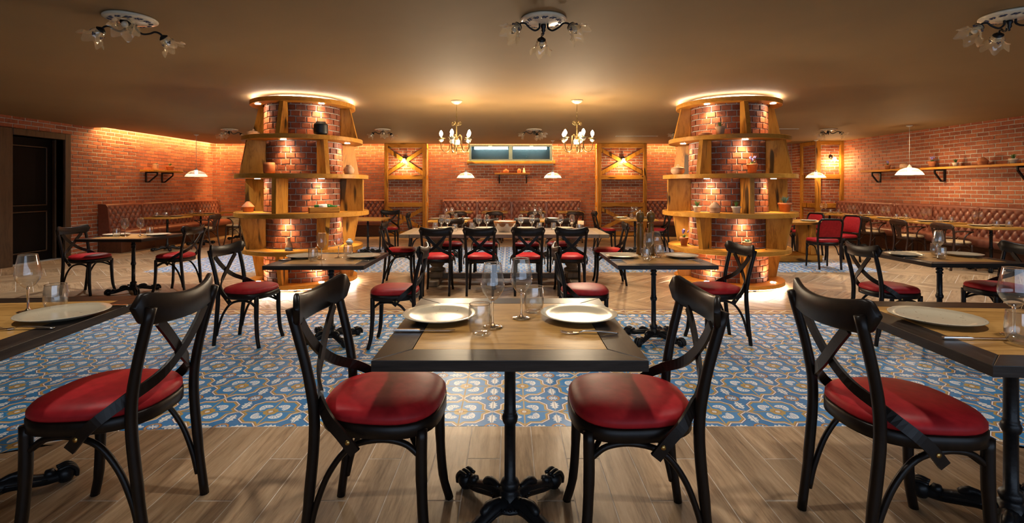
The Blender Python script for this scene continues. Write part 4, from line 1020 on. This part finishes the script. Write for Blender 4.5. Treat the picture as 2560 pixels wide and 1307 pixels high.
# ---------------------------------------------------------------- round pillars with oak shelving
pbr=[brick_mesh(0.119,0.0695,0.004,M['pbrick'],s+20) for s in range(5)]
SH=[(0.05,0.105,0.74),(0.50,0.56,0.82),(0.995,1.058,0.905),(1.52,1.58,0.90),(2.04,2.10,0.817),(2.545,2.605,0.71)]
RB=0.525
def pillar(cx,cy,side,first):
    core=tag(MB().lathe([(0,0.0),(RB-0.003,0.0),(RB-0.003,HC-0.002),(0,HC-0.002)],48,smooth=False).build('brick_pillar',M['mortar'],None,(cx,cy,0)),'round brick pillar inside the %s oak shelving'%side,'pillar')
    d0=math.atan2(-cy,-cx); rows=int(2.6/0.0815); items=[]
    for r in range(rows+1):
        z=0.04+r*0.0815
        for k in range(25): items.append((2*PI*(k+(r%2)*0.5)/25,z))
    def vis(t): return math.cos(t[0]-d0)+(0.0 if t[1]<2.58 else -9)
    items.sort(key=vis,reverse=True)
    for i,(az,z) in enumerate(items[:300]):
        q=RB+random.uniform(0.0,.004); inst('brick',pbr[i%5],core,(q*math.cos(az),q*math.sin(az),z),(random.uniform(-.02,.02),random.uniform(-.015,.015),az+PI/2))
    mb=MB()
    for az,z in items[300:]:
        c,s=math.cos(az),math.sin(az); vs_=[]
        for (a,bq,cq) in ((-1,0,-1),(1,0,-1),(1,0,1),(-1,0,1),(-1,1,-1),(1,1,-1),(1,1,1),(-1,1,1)):
            rr=RB+0.004 if bq==0 else RB-0.02; u=a*0.060
            vs_.append((rr*c-u*s,rr*s+u*c,z+cq*0.035))
        mb.add(vs_,[(0,1,2,3),(0,4,5,1),(1,5,6,2),(2,6,7,3),(3,7,4,0)],tone=random.random())
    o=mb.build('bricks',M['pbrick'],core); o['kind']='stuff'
    t=thing('round_shelf_unit','oak shelving with round shelves wrapped around the %s brick pillar'%side,'shelf',(cx,cy,0))
    ri=RB+0.022
    for z0,z1,Rr in SH:
        mb=MB(); mb.lathe([(ri,z0),(Rr-0.004,z0),(Rr,z0+0.004),(Rr,z1-0.004),(Rr-0.004,z1),(ri,z1),(ri,z0)],72,smooth=False)
        mb.build('round_shelf',M['oaks'],t)
    lv=list(zip(SH,SH[1:]))[::-1]
    for li,(lo,up) in enumerate(lv):
        A=(li%2==0)==first
        for k in range(4):
            psi=R((20 if A else -25)+k*90+(0,3,-2,1)[k]); az=d0+psi
            za,zb=lo[1],up[0]; ro,ru=lo[2]-0.045,up[2]-0.045; th=0.028
            vs_=[]
            for y in (-th,th): vs_+=[(ri-0.015,y,za),(ro,y,za),(ru,y,zb),(ri-0.015,y,zb)]
            MB().add(vs_,[(3,2,1,0),(4,5,6,7),(0,1,5,4),(1,2,6,5),(2,3,7,6),(3,0,4,7)]).build('upright',M['oak'],t,None,(0,0,az))
            # recessed spot under the upper shelf, in the middle of the bay
            az2=az+R(45); rs=min(0.635,up[2]-0.08); px,py=rs*math.cos(az2),rs*math.sin(az2)
            if li<4:
                MB().lathe([(0,-0.004),(0.030,-0.004),(0.036,-0.006),(0.036,0.0),(0,0.0)],16,(px,py,up[0])).build('spot_lamp',M['puck'],t)
                light('shelf_spot','SPOT',(cx+px,cy+py,up[0]-0.015),(14.0,13.0,11.5,10.5)[li],WARM2,Vector((-0.30*math.cos(az2),-0.30*math.sin(az2),-1)).to_track_quat('-Z','Y').to_euler(),spot_size=R(92),spot_blend=0.85,shadow_soft_size=0.025)
            else:
                rs=0.63; px,py=rs*math.cos(az2),rs*math.sin(az2)
                MB().lathe([(0,0.004),(0.030,0.004),(0.036,0.006),(0.036,0.0),(0,0.0)],16,(px,py,lo[1])).build('spot_lamp',M['puck'],t)
                light('shelf_spot','SPOT',(cx+px,cy+py,lo[1]+0.02),10,WARM2,(PI,0,0),spot_size=R(130),spot_blend=0.6,shadow_soft_size=0.025)
    MB().lathe([(0.70,0.0495),(0.72,0.0495),(0.72,0.043),(0.70,0.043),(0.70,0.0495)],64,smooth=False).build('led_strip',M['ledstrip'],t)
    MB().lathe([(0.655,2.6055),(0.67,2.6055),(0.67,2.612),(0.655,2.612),(0.655,2.6055)],64,smooth=False).build('led_strip',M['ledtop'],t)
    for k in range(8):
        a=2*PI*k/8+0.2; MB().lathe([(0,0),(0.02,0),(0.02,0.05),(0,0.05)],10,(0.58*math.cos(a),0.58*math.sin(a),0)).build('foot_pad',M['iron'],t)
    return t
LP,RP=(-3.0,7.2),(3.17,7.2)
pillar(LP[0],LP[1],'left',False); pillar(RP[0],RP[1],'right',True)

# ---------------------------------------------------------------- pots, plants, jars
def jar(label,loc,prof,m,name='clay_jar',cat='jar',lid=None,n=24,sc=1.0):
    t=thing(name,label,cat,loc,random.uniform(0,6),None,sc); MB().lathe(prof,n).build('body',M[m] if isinstance(m,str) else m,t)
    if lid:
        MB().lathe(lid,n).build('lid',M[m] if isinstance(m,str) else m,t)
    return t
def blades(mb,n,h,spread,w,z0,curl=0.4,seed=0):
    rs=random.Random(seed)
    for i in range(n):
        a=2*PI*i/n*2.4+rs.uniform(-.3,.3); l=h*rs.uniform(0.7,1.0); sp=spread*rs.uniform(0.35,1.0)
        d=Vector((math.cos(a),math.sin(a),0)); P=[Vector((0,0,z0))+d*0.008,Vector((0,0,z0+l*0.55))+d*sp*0.45,Vector((0,0,z0+l))+d*sp]
        q=bez(P,3); s=Vector((-d.y,d.x,0)); vs_=[]
        for k,p in enumerate(q):
            u=k/(len(q)-1); ww=w*(math.sin(PI*(0.18+0.80*u)))*0.5+0.0004; nn=d*0.35+Vector((0,0,-0.25)); vs_+=[p-s*ww,p+nn*ww*0.8,p+s*ww,p-nn*ww*0.3]
        fs=[]
        for k in range(len(q)-1):
            for e in range(4):
                f=(e+1)%4; fs.append((k*4+e,k*4+f,(k+1)*4+f,(k+1)*4+e))
        mb.add(vs_,fs,True)
def plant(label,loc,kind,potm,ph=0.085,pr=0.05,sc=1.0,name='potted_plant',seed=1):
    t=thing(name,label,'plant',loc,0,None,sc)
    if kind=='bag': MB().lathe([(0,0),(pr*0.85,0),(pr*0.9,ph*0.5),(pr*0.95,ph),(pr*1.02,ph*1.12),(pr*0.95,ph*1.10),(pr*0.85,ph*0.85),(0,ph*0.85)],14).build('pot',M[potm],t)
    else: MB().lathe([(0,0),(pr*0.72,0),(pr*0.95,ph*0.78),(pr*1.06,ph*0.80),(pr*1.06,ph),(pr*0.92,ph),(pr*0.88,ph*0.85),(0,ph*0.85)],20).build('pot',M[potm],t)
    mb=MB()
    if kind=='lavender':
        blades(mb,14,0.06,0.05,0.012,ph*0.85,seed=seed); mb.build('foliage',M['leaf'],t)
        f=MB(); rs=random.Random(seed)
        for i in range(9):
            a=rs.uniform(0,2*PI); r_=rs.uniform(0.005,0.05); z=ph+rs.uniform(0.045,0.085); d=Vector((math.cos(a)*r_,math.sin(a)*r_,z)); d0_=Vector((d.x*0.5,d.y*0.5,ph+0.02))
            ax=(d-d0_).normalized(); f.lathe([(0,0),(0.008,0.008),(0.009,0.022),(0.005,0.038),(0,0.044)],6,d-ax*0.02,axis=ax)
        f.build('flowers',M['lav'],t)
    elif kind=='grass': blades(mb,22,0.085,0.055,0.010,ph*0.85,seed=seed); mb.build('foliage',M['leaf'],t)
    elif kind=='aloe': blades(mb,16,0.13,0.095,0.024,ph*0.85,seed=seed); mb.build('foliage',M['leaf2'],t)
    else: blades(mb,20,0.065,0.06,0.022,ph*0.85,seed=seed); mb.build('foliage',M['leaf2'],t)
    return t
hive=[(0,0),(0.060,0),(0.068,0.010),(0.074,0.060),(0.081,0.064),(0.083,0.069),(0.081,0.075),(0.056,0.106),(0.024,0.140),(0.018,0.145),(0,0.145)]
tureen=[(0,0),(0.05,0),(0.082,0.025),(0.095,0.055),(0.090,0.082),(0.080,0.086),(0,0.086)]; tlid=[(0,0.087),(0.092,0.087),(0.088,0.094),(0.05,0.108),(0.015,0.118),(0.018,0.130),(0.008,0.142),(0,0.143)]
def on(P,dx,dy,shelf): return (P[0]+dx,P[1]+dy,SH[shelf][1]+0.0005)
jar('pale lidded clay jar on the topmost left pillar shelf',on(LP,-0.68,-0.12,4),tureen,'paleterra',lid=tlid,sc=0.95)
bp=[(0,0),(0.075,0),(0.085,0.02)]+[(0.092+0.003*(k%2),0.03+0.012*k) for k in range(10)]+[(0.085,0.155),(0.066,0.172),(0.062,0.185),(0.055,0.185),(0.055,0.16),(0,0.16)]
jar('black ribbed clay pot on the topmost left pillar shelf',on(LP,0.44,-0.52,4),bp,'blackclay','clay_pot','pot')
jar('terracotta vessel with a notched rim on the left pillar',on(LP,-0.22,-0.60,3),[(0,0),(0.062,0),(0.075,0.03),(0.076,0.11),(0.068,0.150),(0.060,0.150),(0.06,0.04),(0,0.03)],'terra','clay_pot','pot')
jar('round pinkish clay vase at the right of the left pillar',on(LP,0.71,-0.19,3),[(0,0),(0.05,0),(0.07,0.03),(0.078,0.065),(0.06,0.10),(0.035,0.125),(0.038,0.135),(0.030,0.133),(0.030,0.11),(0,0.10)],'paleterra','clay_vase','vase')
jar('terracotta beehive jar on the left pillar waist shelf',on(LP,-0.64,-0.34,2),hive,'terra')
t=thing('bottle_crate','honey wooden crate holding a bottle on the left pillar','crate',on(LP,0.50,-0.56,2),R(28)); l,w=0.19,0.062
MB().bbox(-l,l,-w,w,0,0.012,0.002).build('bottom',M['oakh'],t)
for s in (-1,1): MB().bbox(-l,l,s*w-0.007,s*w+0.007,0.012,0.075,0.003).build('side_board',M['oakh'],t); MB().bbox(s*l-0.007,s*l+0.007,-w+0.007,w-0.007,0.012,0.075,0.003).build('end_board',M['oakh'],t)
t=thing('wine_bottle','green wine bottle with white label lying in the wooden crate','bottle',on(LP,0.50,-0.56,2),R(28)); zc=0.076
MB().lathe([(0,-0.125),(0.036,-0.125),(0.038,-0.118),(0.038,0.05),(0.030,0.085),(0.014,0.115),(0.013,0.165),(0,0.165)],20,(0.0,0,zc),axis=(1,0,0.05)).build('body',M['bottleglass'],t)
MB().lathe([(0.0385,-0.07),(0.0388,-0.07),(0.0388,0.035),(0.0385,0.035)],20,(0.0,0,zc),axis=(1,0,0.05)).build('paper_label',M['paper'],t)
t=thing('painted_bottle','slim cream painted bottle with blue base on left pillar shelf','bottle',on(LP,0.07,-0.66,1))
MB().lathe([(0,0),(0.048,0),(0.05,0.01),(0.046,0.045),(0,0.045)],18).build('blue_base',M['blueglaze'],t); MB().lathe([(0.0465,0.045),(0.040,0.075),(0.026,0.115),(0.020,0.14),(0.022,0.17),(0.018,0.178),(0,0.178)],18).build('neck',M['paleterra'],t)
jar('small round blue grey vase on the lower left pillar shelf',on(LP,0.66,0.0,1),[(0,0),(0.025,0),(0.048,0.025),(0.052,0.045),(0.038,0.068),(0.020,0.078),(0.026,0.090),(0.018,0.088),(0,0.07)],'blueglaze','clay_vase','vase')
jar('low red clay dish on the topmost right pillar shelf',on(RP,-0.52,-0.50,4),[(0,0),(0.07,0),(0.09,0.015),(0.085,0.03),(0.05,0.045),(0,0.052)],'terra','clay_dish','dish')
plant('leafy plant in a pale pot on topmost right pillar shelf',on(RP,-0.36,-0.60,4),'grass','paleterra',0.11,0.062,1.0,seed=3)
jar('lidded clay tureen at the left of the right pillar',on(RP,-0.73,-0.02,3),tureen,'paleterra',lid=tlid,sc=1.05)
plant('lavender in terracotta pot in the middle of the right pillar',on(RP,0.06,-0.62,3),'lavender','terra',0.125,0.062,1.05,'potted_lavender',5)
plant('small spiky plant in white pot on left of right pillar waist shelf',on(RP,-0.60,-0.42,2),'grass','whitepot',0.075,0.048,1.1,seed=6)
jar('terracotta beehive jar on the right pillar waist shelf',on(RP,-0.43,-0.60,2),hive,'paleterra')
plant('small spiky plant in white pot right of the beehive jar',on(RP,-0.20,-0.72,2),'grass','whitepot',0.082,0.052,1.1,seed=8)
plant('big green aloe in terracotta pot on the right pillar waist shelf',on(RP,0.66,-0.32,2),'aloe','terra',0.125,0.085,1.0,seed=9)
plant('lavender in terracotta pot at the left of the lower right pillar shelf',on(RP,-0.66,-0.08,1),'lavender','terra',0.105,0.05,1.15,'potted_lavender',10)
plant('blue green succulent in a beige pot on the lower right pillar shelf',on(RP,0.0,-0.60,1),'bag','paleterra',0.10,0.062,1.0,seed=11)

# ---------------------------------------------------------------- wall shelves
def wall_shelf(label,loc,rz,L,D,br,items=None):
    "local x along the wall, -y into the room"
    t=thing('wall_shelf',label,'shelf',loc,rz)
    MB().bbox(-L/2,L/2,-D,0.0,-0.045,0.0,0.004).build('board',M['oakh'],t)
    for bx in br:
        mb=MB(); q=0.014
        mb.bbox(bx-q,bx+q,-D+0.05,-0.002,-0.073,-0.046,0.002); mb.bbox(bx-q,bx+q,-0.03,-0.002,-0.30,-0.073,0.002); mb.bbox(bx-q,bx+q,-0.09,-0.03,-0.30,-0.275,0.002); mb.bbox(bx-q,bx+q,-D+0.05,-D+0.078,-0.12,-0.073,0.002)
        mb.sweep([(bx,-D+0.064,-0.118),(bx,-0.085,-0.288)],[(0,1,1)]*2,2*q,0.026); mb.build('bracket',M['iron'],t)
    return t
ZS=1.815
wall_shelf('short oak shelf on black brackets on the left brick wall',(XL+0.02,12.22,ZS),PI/2,1.04,0.35,(-0.33,0.22))
plant('succulent in beige pot on the left wall shelf',(XL+0.17,12.02,ZS),'bag','paleterra',0.13,0.07,1.0,seed=12)
plant('spiky green plant in terracotta pot on the left wall shelf',(XL+0.19,12.50,ZS),'grass','terra',0.11,0.078,1.15,seed=13)
wall_shelf('long oak shelf on black brackets on the right brick wall',(XR-0.02,10.28,ZS),-PI/2,4.1,0.28,(-1.72,0.05,1.72))
plant('small lavender in terracotta pot, farthest on the right wall shelf',(XR-0.15,11.62,ZS),'lavender','terra',0.11,0.058,1.0,'potted_lavender',14)
jar('brown clay pot half hidden behind the right pendant lamp',(XR-0.16,11.12,ZS),[(0,0),(0.07,0),(0.085,0.03),(0.085,0.09),(0.06,0.12),(0.055,0.115),(0,0.08)],'paleterra','clay_pot','pot')
plant('taller lavender in terracotta pot right of the right pendant lamp',(XR-0.15,10.40,ZS),'lavender','terra',0.115,0.062,1.1,'potted_lavender',15)
plant('white pot with sparse green sprigs on the right wall shelf',(XR-0.15,9.85,ZS),'grass','whitepot',0.07,0.046,1.1,seed=16)
jar('orange beehive jar on the right wall shelf',(XR-0.15,9.28,ZS),hive,'terra',sc=1.05)
plant('white pot with dark grass at the right end of the shelf',(XR-0.15,8.72,ZS),'grass','whitepot',0.075,0.05,1.2,seed=17)
wall_shelf('small oak shelf on black brackets below the high window',(0.065,YB-0.02,ZS),0,1.03,0.25,(-0.38,0.42))
jar('ochre lidded jar on the shelf below the window',(-0.115,YB-0.14,ZS),tureen,'terra',lid=tlid,sc=0.9)
jar('orange egg shaped jar on the shelf below the window',(0.27,YB-0.14,ZS),[(0,0),(0.045,0),(0.058,0.04),(0.055,0.09),(0.035,0.125),(0.022,0.132),(0,0.13)],'terra')
jar('white slim bottle on the shelf below the window',(0.41,YB-0.14,ZS),[(0,0),(0.042,0),(0.044,0.03),(0.030,0.09),(0.018,0.12),(0.022,0.145),(0.0,0.147)],'whitepot','cream_bottle','bottle')

# ---------------------------------------------------------------- lamps
def ruffle(r0,h,n=6):
    def w(r,z,a):
        k=max(0,z/h-0.35)/0.65; return r*(1+0.10*k*math.sin(n*a)),z+0.022*k*k*math.sin(n*a+0.5)
    return w
def shade_mesh(sc=1.0):
    mb=MB(); prof=[(0.018,0.0),(0.030,0.006),(0.040,0.025),(0.043,0.05),(0.050,0.075),(0.068,0.098),(0.088,0.108)]
    mb.lathe([(r*sc,z*sc) for r,z in prof],36,wave=ruffle(0,0.108*sc)); return mb
shade_me=shade_mesh().mesh('glass_shade',M['shade'])
mb=MB()
for k in range(5):
    a=2*PI*k/5
    for j in range(3): mb.lathe([(0,0.002),(0.007,0.001),(0,-0.001)],6,(0.046*math.cos(a+j*0.16-0.16),0.046*math.sin(a+j*0.16-0.16),0.045+0.010*(j%2)),axis=(math.cos(a),math.sin(a),0.1))
floral_me=mb.mesh('painted_flowers',M['floral'])
def make_ceiling_lamp():
    t=thing('ceiling_lamp','','lamp')
    MB().lathe([(0,0),(0.165,0.0),(0.172,-0.008),(0.170,-0.016),(0.155,-0.022),(0.10,-0.034),(0.05,-0.042),(0,-0.044)],40).build('ceramic_plate',M['ceram'],t)
    mb=MB()
    for k in range(12):
        a=2*PI*k/12
        for j in range(4):
            b_=a+(j-1.5)*0.085; r_=0.118+0.012*(j%2); mb.lathe([(0,0.003),(0.011,0.0),(0,-0.002)],6,(r_*math.cos(b_),r_*math.sin(b_),-0.0315+0.002*(j%2)),axis=(0.2*math.cos(b_),0.2*math.sin(b_),-1))
    mb.build('painted_flowers',M['floral'],t)
    MB().lathe([(0,-0.042),(0.020,-0.043),(0.022,-0.06),(0.014,-0.075),(0.016,-0.09),(0.006,-0.105),(0.009,-0.115),(0,-0.122)],14).build('hub',M['iron'],t)
    arm=MB().tube(bez([(0.035,0,-0.042),(0.038,0,-0.075),(0.075,0,-0.100),(0.125,0,-0.085),(0.160,0,-0.062),(0.195,0,-0.066),(0.215,0,-0.085)],5),0.0075,8).mesh('arm',M['iron'])
    ax=Vector((0.72,0,-0.70)).normalized(); q=Vector((0,0,1)).rotation_difference(ax)
    cup=MB().lathe([(0,-0.012),(0.014,-0.010),(0.034,0.006),(0.034,0.012),(0,0.012)],16).mesh('socket_cup',M['iron'])
    blb=MB().lathe([(0,0.01),(0.012,0.012),(0.022,0.045),(0.020,0.062),(0.0,0.072)],12).mesh('bulb',M['ceram'])
    for k in range(3):
        a=2*PI*k/3; rz=Matrix.Rotation(a,4,'Z'); inst('arm',arm,t,(0,0,0),(0,0,a))
        p=rz@Vector((0.215,0,-0.085)); e=(rz.to_3x3()@q.to_matrix()).to_euler()
        inst('socket_cup',cup,t,p,e); s=inst('glass_shade',shade_me,t,p,e); inst('painted_flowers',floral_me,s); inst('bulb',blb,t,p,e)
    return t
CL=make_ceiling_lamp(); GL='three armed ceramic ceiling lamps'
for (x,y,a,lb) in ((-2.82,3.67,60,'three armed ceramic ceiling lamp with glass flower shades, front left'),(0.25,3.69,90,'three armed ceramic ceiling lamp with glass flower shades, front centre'),(3.64,3.60,60,'three armed ceramic ceiling lamp cut by the right photo edge'),
    (-6.08,10.7,40,'small far ceiling lamp left of the left pillar'),(-2.76,10.7,170,'small far ceiling lamp right of the left pillar'),(0.52,10.7,-50,'small far ceiling lamp in front of the high window'),(3.78,10.7,180,'small far ceiling lamp peeking out left of the right pillar'),(6.90,10.7,205,'small far ceiling lamp right of the right pillar')):
    place(CL,(x,y,HC-0.001),R(a),lb,GL)
# chandeliers
def make_chandelier():
    t=thing('chandelier','','lamp')
    MB().lathe([(0,0),(0.085,0.0),(0.088,-0.010),(0.060,-0.035),(0.025,-0.052),(0,-0.055)],24).build('canopy',M['ceram'],t)
    MB().tube([(0,0,-0.05),(0,0,-0.20)],0.004,8).build('cord',M['oldbrass'],t)
    lk=MB(); lk.tube([(0.008*math.cos(a),0,0.018*math.sin(a)) for a in [2*PI*i/10 for i in range(11)]],0.0028,6,False); lme=lk.mesh('chain_link',M['oldbrass'])
    for k in range(5): inst('chain_link',lme,t,(0,0,-0.20-0.026*k),(0,0,(k%2)*PI/2))
    MB().lathe([(0,-0.31),(0.010,-0.32),(0.016,-0.34),(0.009,-0.36),(0.009,-0.50),(0.016,-0.52),(0.030,-0.545),(0.044,-0.575),(0.046,-0.61),(0.034,-0.65),(0.016,-0.675),(0.010,-0.70),(0.014,-0.72),(0.005,-0.745),(0,-0.77)],18).build('urn_column',M['oldbrass'],t)
    MB().lathe([(0.0447,-0.572),(0.051,-0.58),(0.053,-0.605),(0.046,-0.63),(0.0395,-0.64)],18).build('ceramic_belly',M['ceram'],t)
    for k in range(4):
        a=PI/4+k*PI/2; P=[]
        for i in range(22):
            u=i/21; th=u*3.2*PI; r_=0.032*(1-u*0.75); P.append((0.055+r_*math.cos(PI-th),0,-0.335+r_*math.sin(PI-th)))
        MB().tube(P,0.0035,6).build('scroll',M['oldbrass'],t,None,(0,0,a))
    arm=MB().tube(bez([(0.030,0,-0.545),(0.055,0,-0.50),(0.085,0,-0.53),(0.090,0,-0.63),(0.115,0,-0.725),(0.165,0,-0.745),(0.212,0,-0.705),(0.225,0,-0.64),(0.222,0,-0.592)],5),0.0065,8).mesh('arm',M['oldbrass'])
    P=[]
    for i in range(22):
        u=i/21; th=u*3.4*PI; r_=0.030*(1-u*0.8); P.append((0.160+r_*math.cos(-PI/2+th),0,-0.700+r_*math.sin(-PI/2+th)))
    curl=MB().tube(P,0.003,6).mesh('arm_curl',M['oldbrass'])
    cup=MB().lathe([(0,-0.012),(0.012,-0.010),(0.032,0.006),(0.036,0.024),(0.030,0.030),(0,0.030)],16).mesh('candle_cup',M['ceram'])
    pan=MB().lathe([(0,0.030),(0.045,0.034),(0.060,0.042),(0.061,0.045),(0.045,0.038),(0,0.034)],24,wave=lambda r,z,a:(r*(1+0.06*math.sin(9*a)*(r>0.05)),z)).mesh('drip_pan',M['oldbrass'])
    can=MB().lathe([(0,0.034),(0.011,0.034),(0.011,0.072),(0,0.072)],12).mesh('candle_sleeve',M['ceram'])
    blb=MB().lathe([(0,0.070),(0.012,0.074),(0.025,0.098),(0.026,0.116),(0.015,0.144),(0,0.160)],14).mesh('candle_bulb',M['bulb'])
    for k in range(5):
        a=2*PI*k/5; inst('arm',arm,t,(0,0,0),(0,0,a)); inst('arm_curl',curl,t,(0,0,0),(0,0,a)); p=(0.222*math.cos(a),0.222*math.sin(a),-0.592)
        inst('candle_cup',cup,t,p); inst('drip_pan',pan,t,p); inst('candle_sleeve',can,t,p); inst('candle_bulb',blb,t,p)
    return t
CD=make_chandelier()
for x,y,a,lb in ((-0.78,7.2,R(115),'brass five armed chandelier, left one above the long table'),(0.97,7.15,R(70),'brass five armed chandelier, right one above the long table')):
    place(CD,(x,y,HC),a,lb,'chandeliers')
    light('chandelier_light','POINT',(x,y,HC-0.42),4,WARM,shadow_soft_size=0.14)
    light('chandelier_light','POINT',(x,y,HC-0.93),40,(1.0,0.80,0.55),shadow_soft_size=0.14)
# pendants
def make_pendant(drop):
    t=thing('pendant_lamp','','lamp')
    MB().lathe([(0,0),(0.055,0),(0.055,-0.012),(0.02,-0.03),(0,-0.032)],20).build('canopy',M['cord'],t)
    MB().tube([(0,0,-0.03),(0,0,-drop+0.20)],0.0045,6).build('cord',M['cord'],t)
    MB().lathe([(0,-drop+0.205),(0.010,-drop+0.205),(0.016,-drop+0.185),(0.034,-drop+0.168),(0.040,-drop+0.145),(0.036,-drop+0.140),(0,-drop+0.140)],18).build('cap',M['white'],t)
    z=-drop; MB().lathe([(0.038,z+0.140),(0.085,z+0.132),(0.140,z+0.110),(0.180,z+0.078),(0.200,z+0.055)],48).build('glass_dome',M['pdome'],t)
    MB().lathe([(0.200,z+0.055),(0.214,z+0.032),(0.236,z+0.002),(0.240,z-0.004),(0.236,z-0.006)],96,wave=lambda r,zz,a:(r+0.0025*math.sin(48*a),zz)).build('ribbed_skirt',M['pshade'],t)
    MB().lathe([(0,z+0.142),(0.018,z+0.138),(0.030,z+0.095),(0.031,z+0.075),(0.018,z+0.052),(0,z+0.046)],16).build('bulb',M['bulbp'],t)
    return t
PD=make_pendant(HC-1.66)
for x,y,lb,e in ((-1.19,13.3,'glass dome pendant lamp left of the high window shelf',9),(1.15,13.3,'glass dome pendant lamp right of the high window shelf',9),(-7.5,11.8,'glass dome pendant lamp by the left wall shelf',2.0),(8.15,10.07,'large glass dome pendant lamp before the right wall shelf',22),(8.15,13.15,'glass dome pendant lamp half hidden behind the right pillar',8)):
    place(PD,(x,y,HC),0,lb,'glass dome pendant lamps'); light('pendant_light','POINT',(x,y,1.715),e,WARM2,shadow_soft_size=0.035)
# wall lamps
def make_sconce():
    t=thing('wall_lamp','','lamp')
    MB().lathe([(0,0),(0.05,0),(0.052,0.008),(0.03,0.022),(0,0.026)],20,axis=(0,-1,0)).build('wall_rose',M['iron'],t)
    MB().tube(bez([(0,-0.02,0),(0,-0.07,0.03),(0,-0.12,0.045),(0,-0.15,0.02),(0,-0.15,-0.005)],5),0.007,8).build('arm',M['iron'],t)
    e=(PI,0,0); p=(0,-0.15,-0.005)
    inst('glass_shade',shade_me,t,p,e); inst('bulb',MB().lathe([(0,0.01),(0.012,0.012),(0.026,0.050),(0.024,0.072),(0.0,0.085)],12).mesh('bulb',M['bulb']),t,p,e)
    return t
SC=make_sconce()
for x,y,lb in ((-3.0,14.10,'lit glass flower wall lamp on the left lattice frame'),(3.21,14.10,'lit glass flower wall lamp on the right lattice frame'),(8.72,CY0+0.015,'lit glass flower wall lamp on the brick corner block')):
    place(SC,(x,y,2.22),0,lb,'glass flower wall lamps'); light('wall_lamp_light','POINT',(x,y-0.17,2.10),13,WARM,shadow_soft_size=0.04)
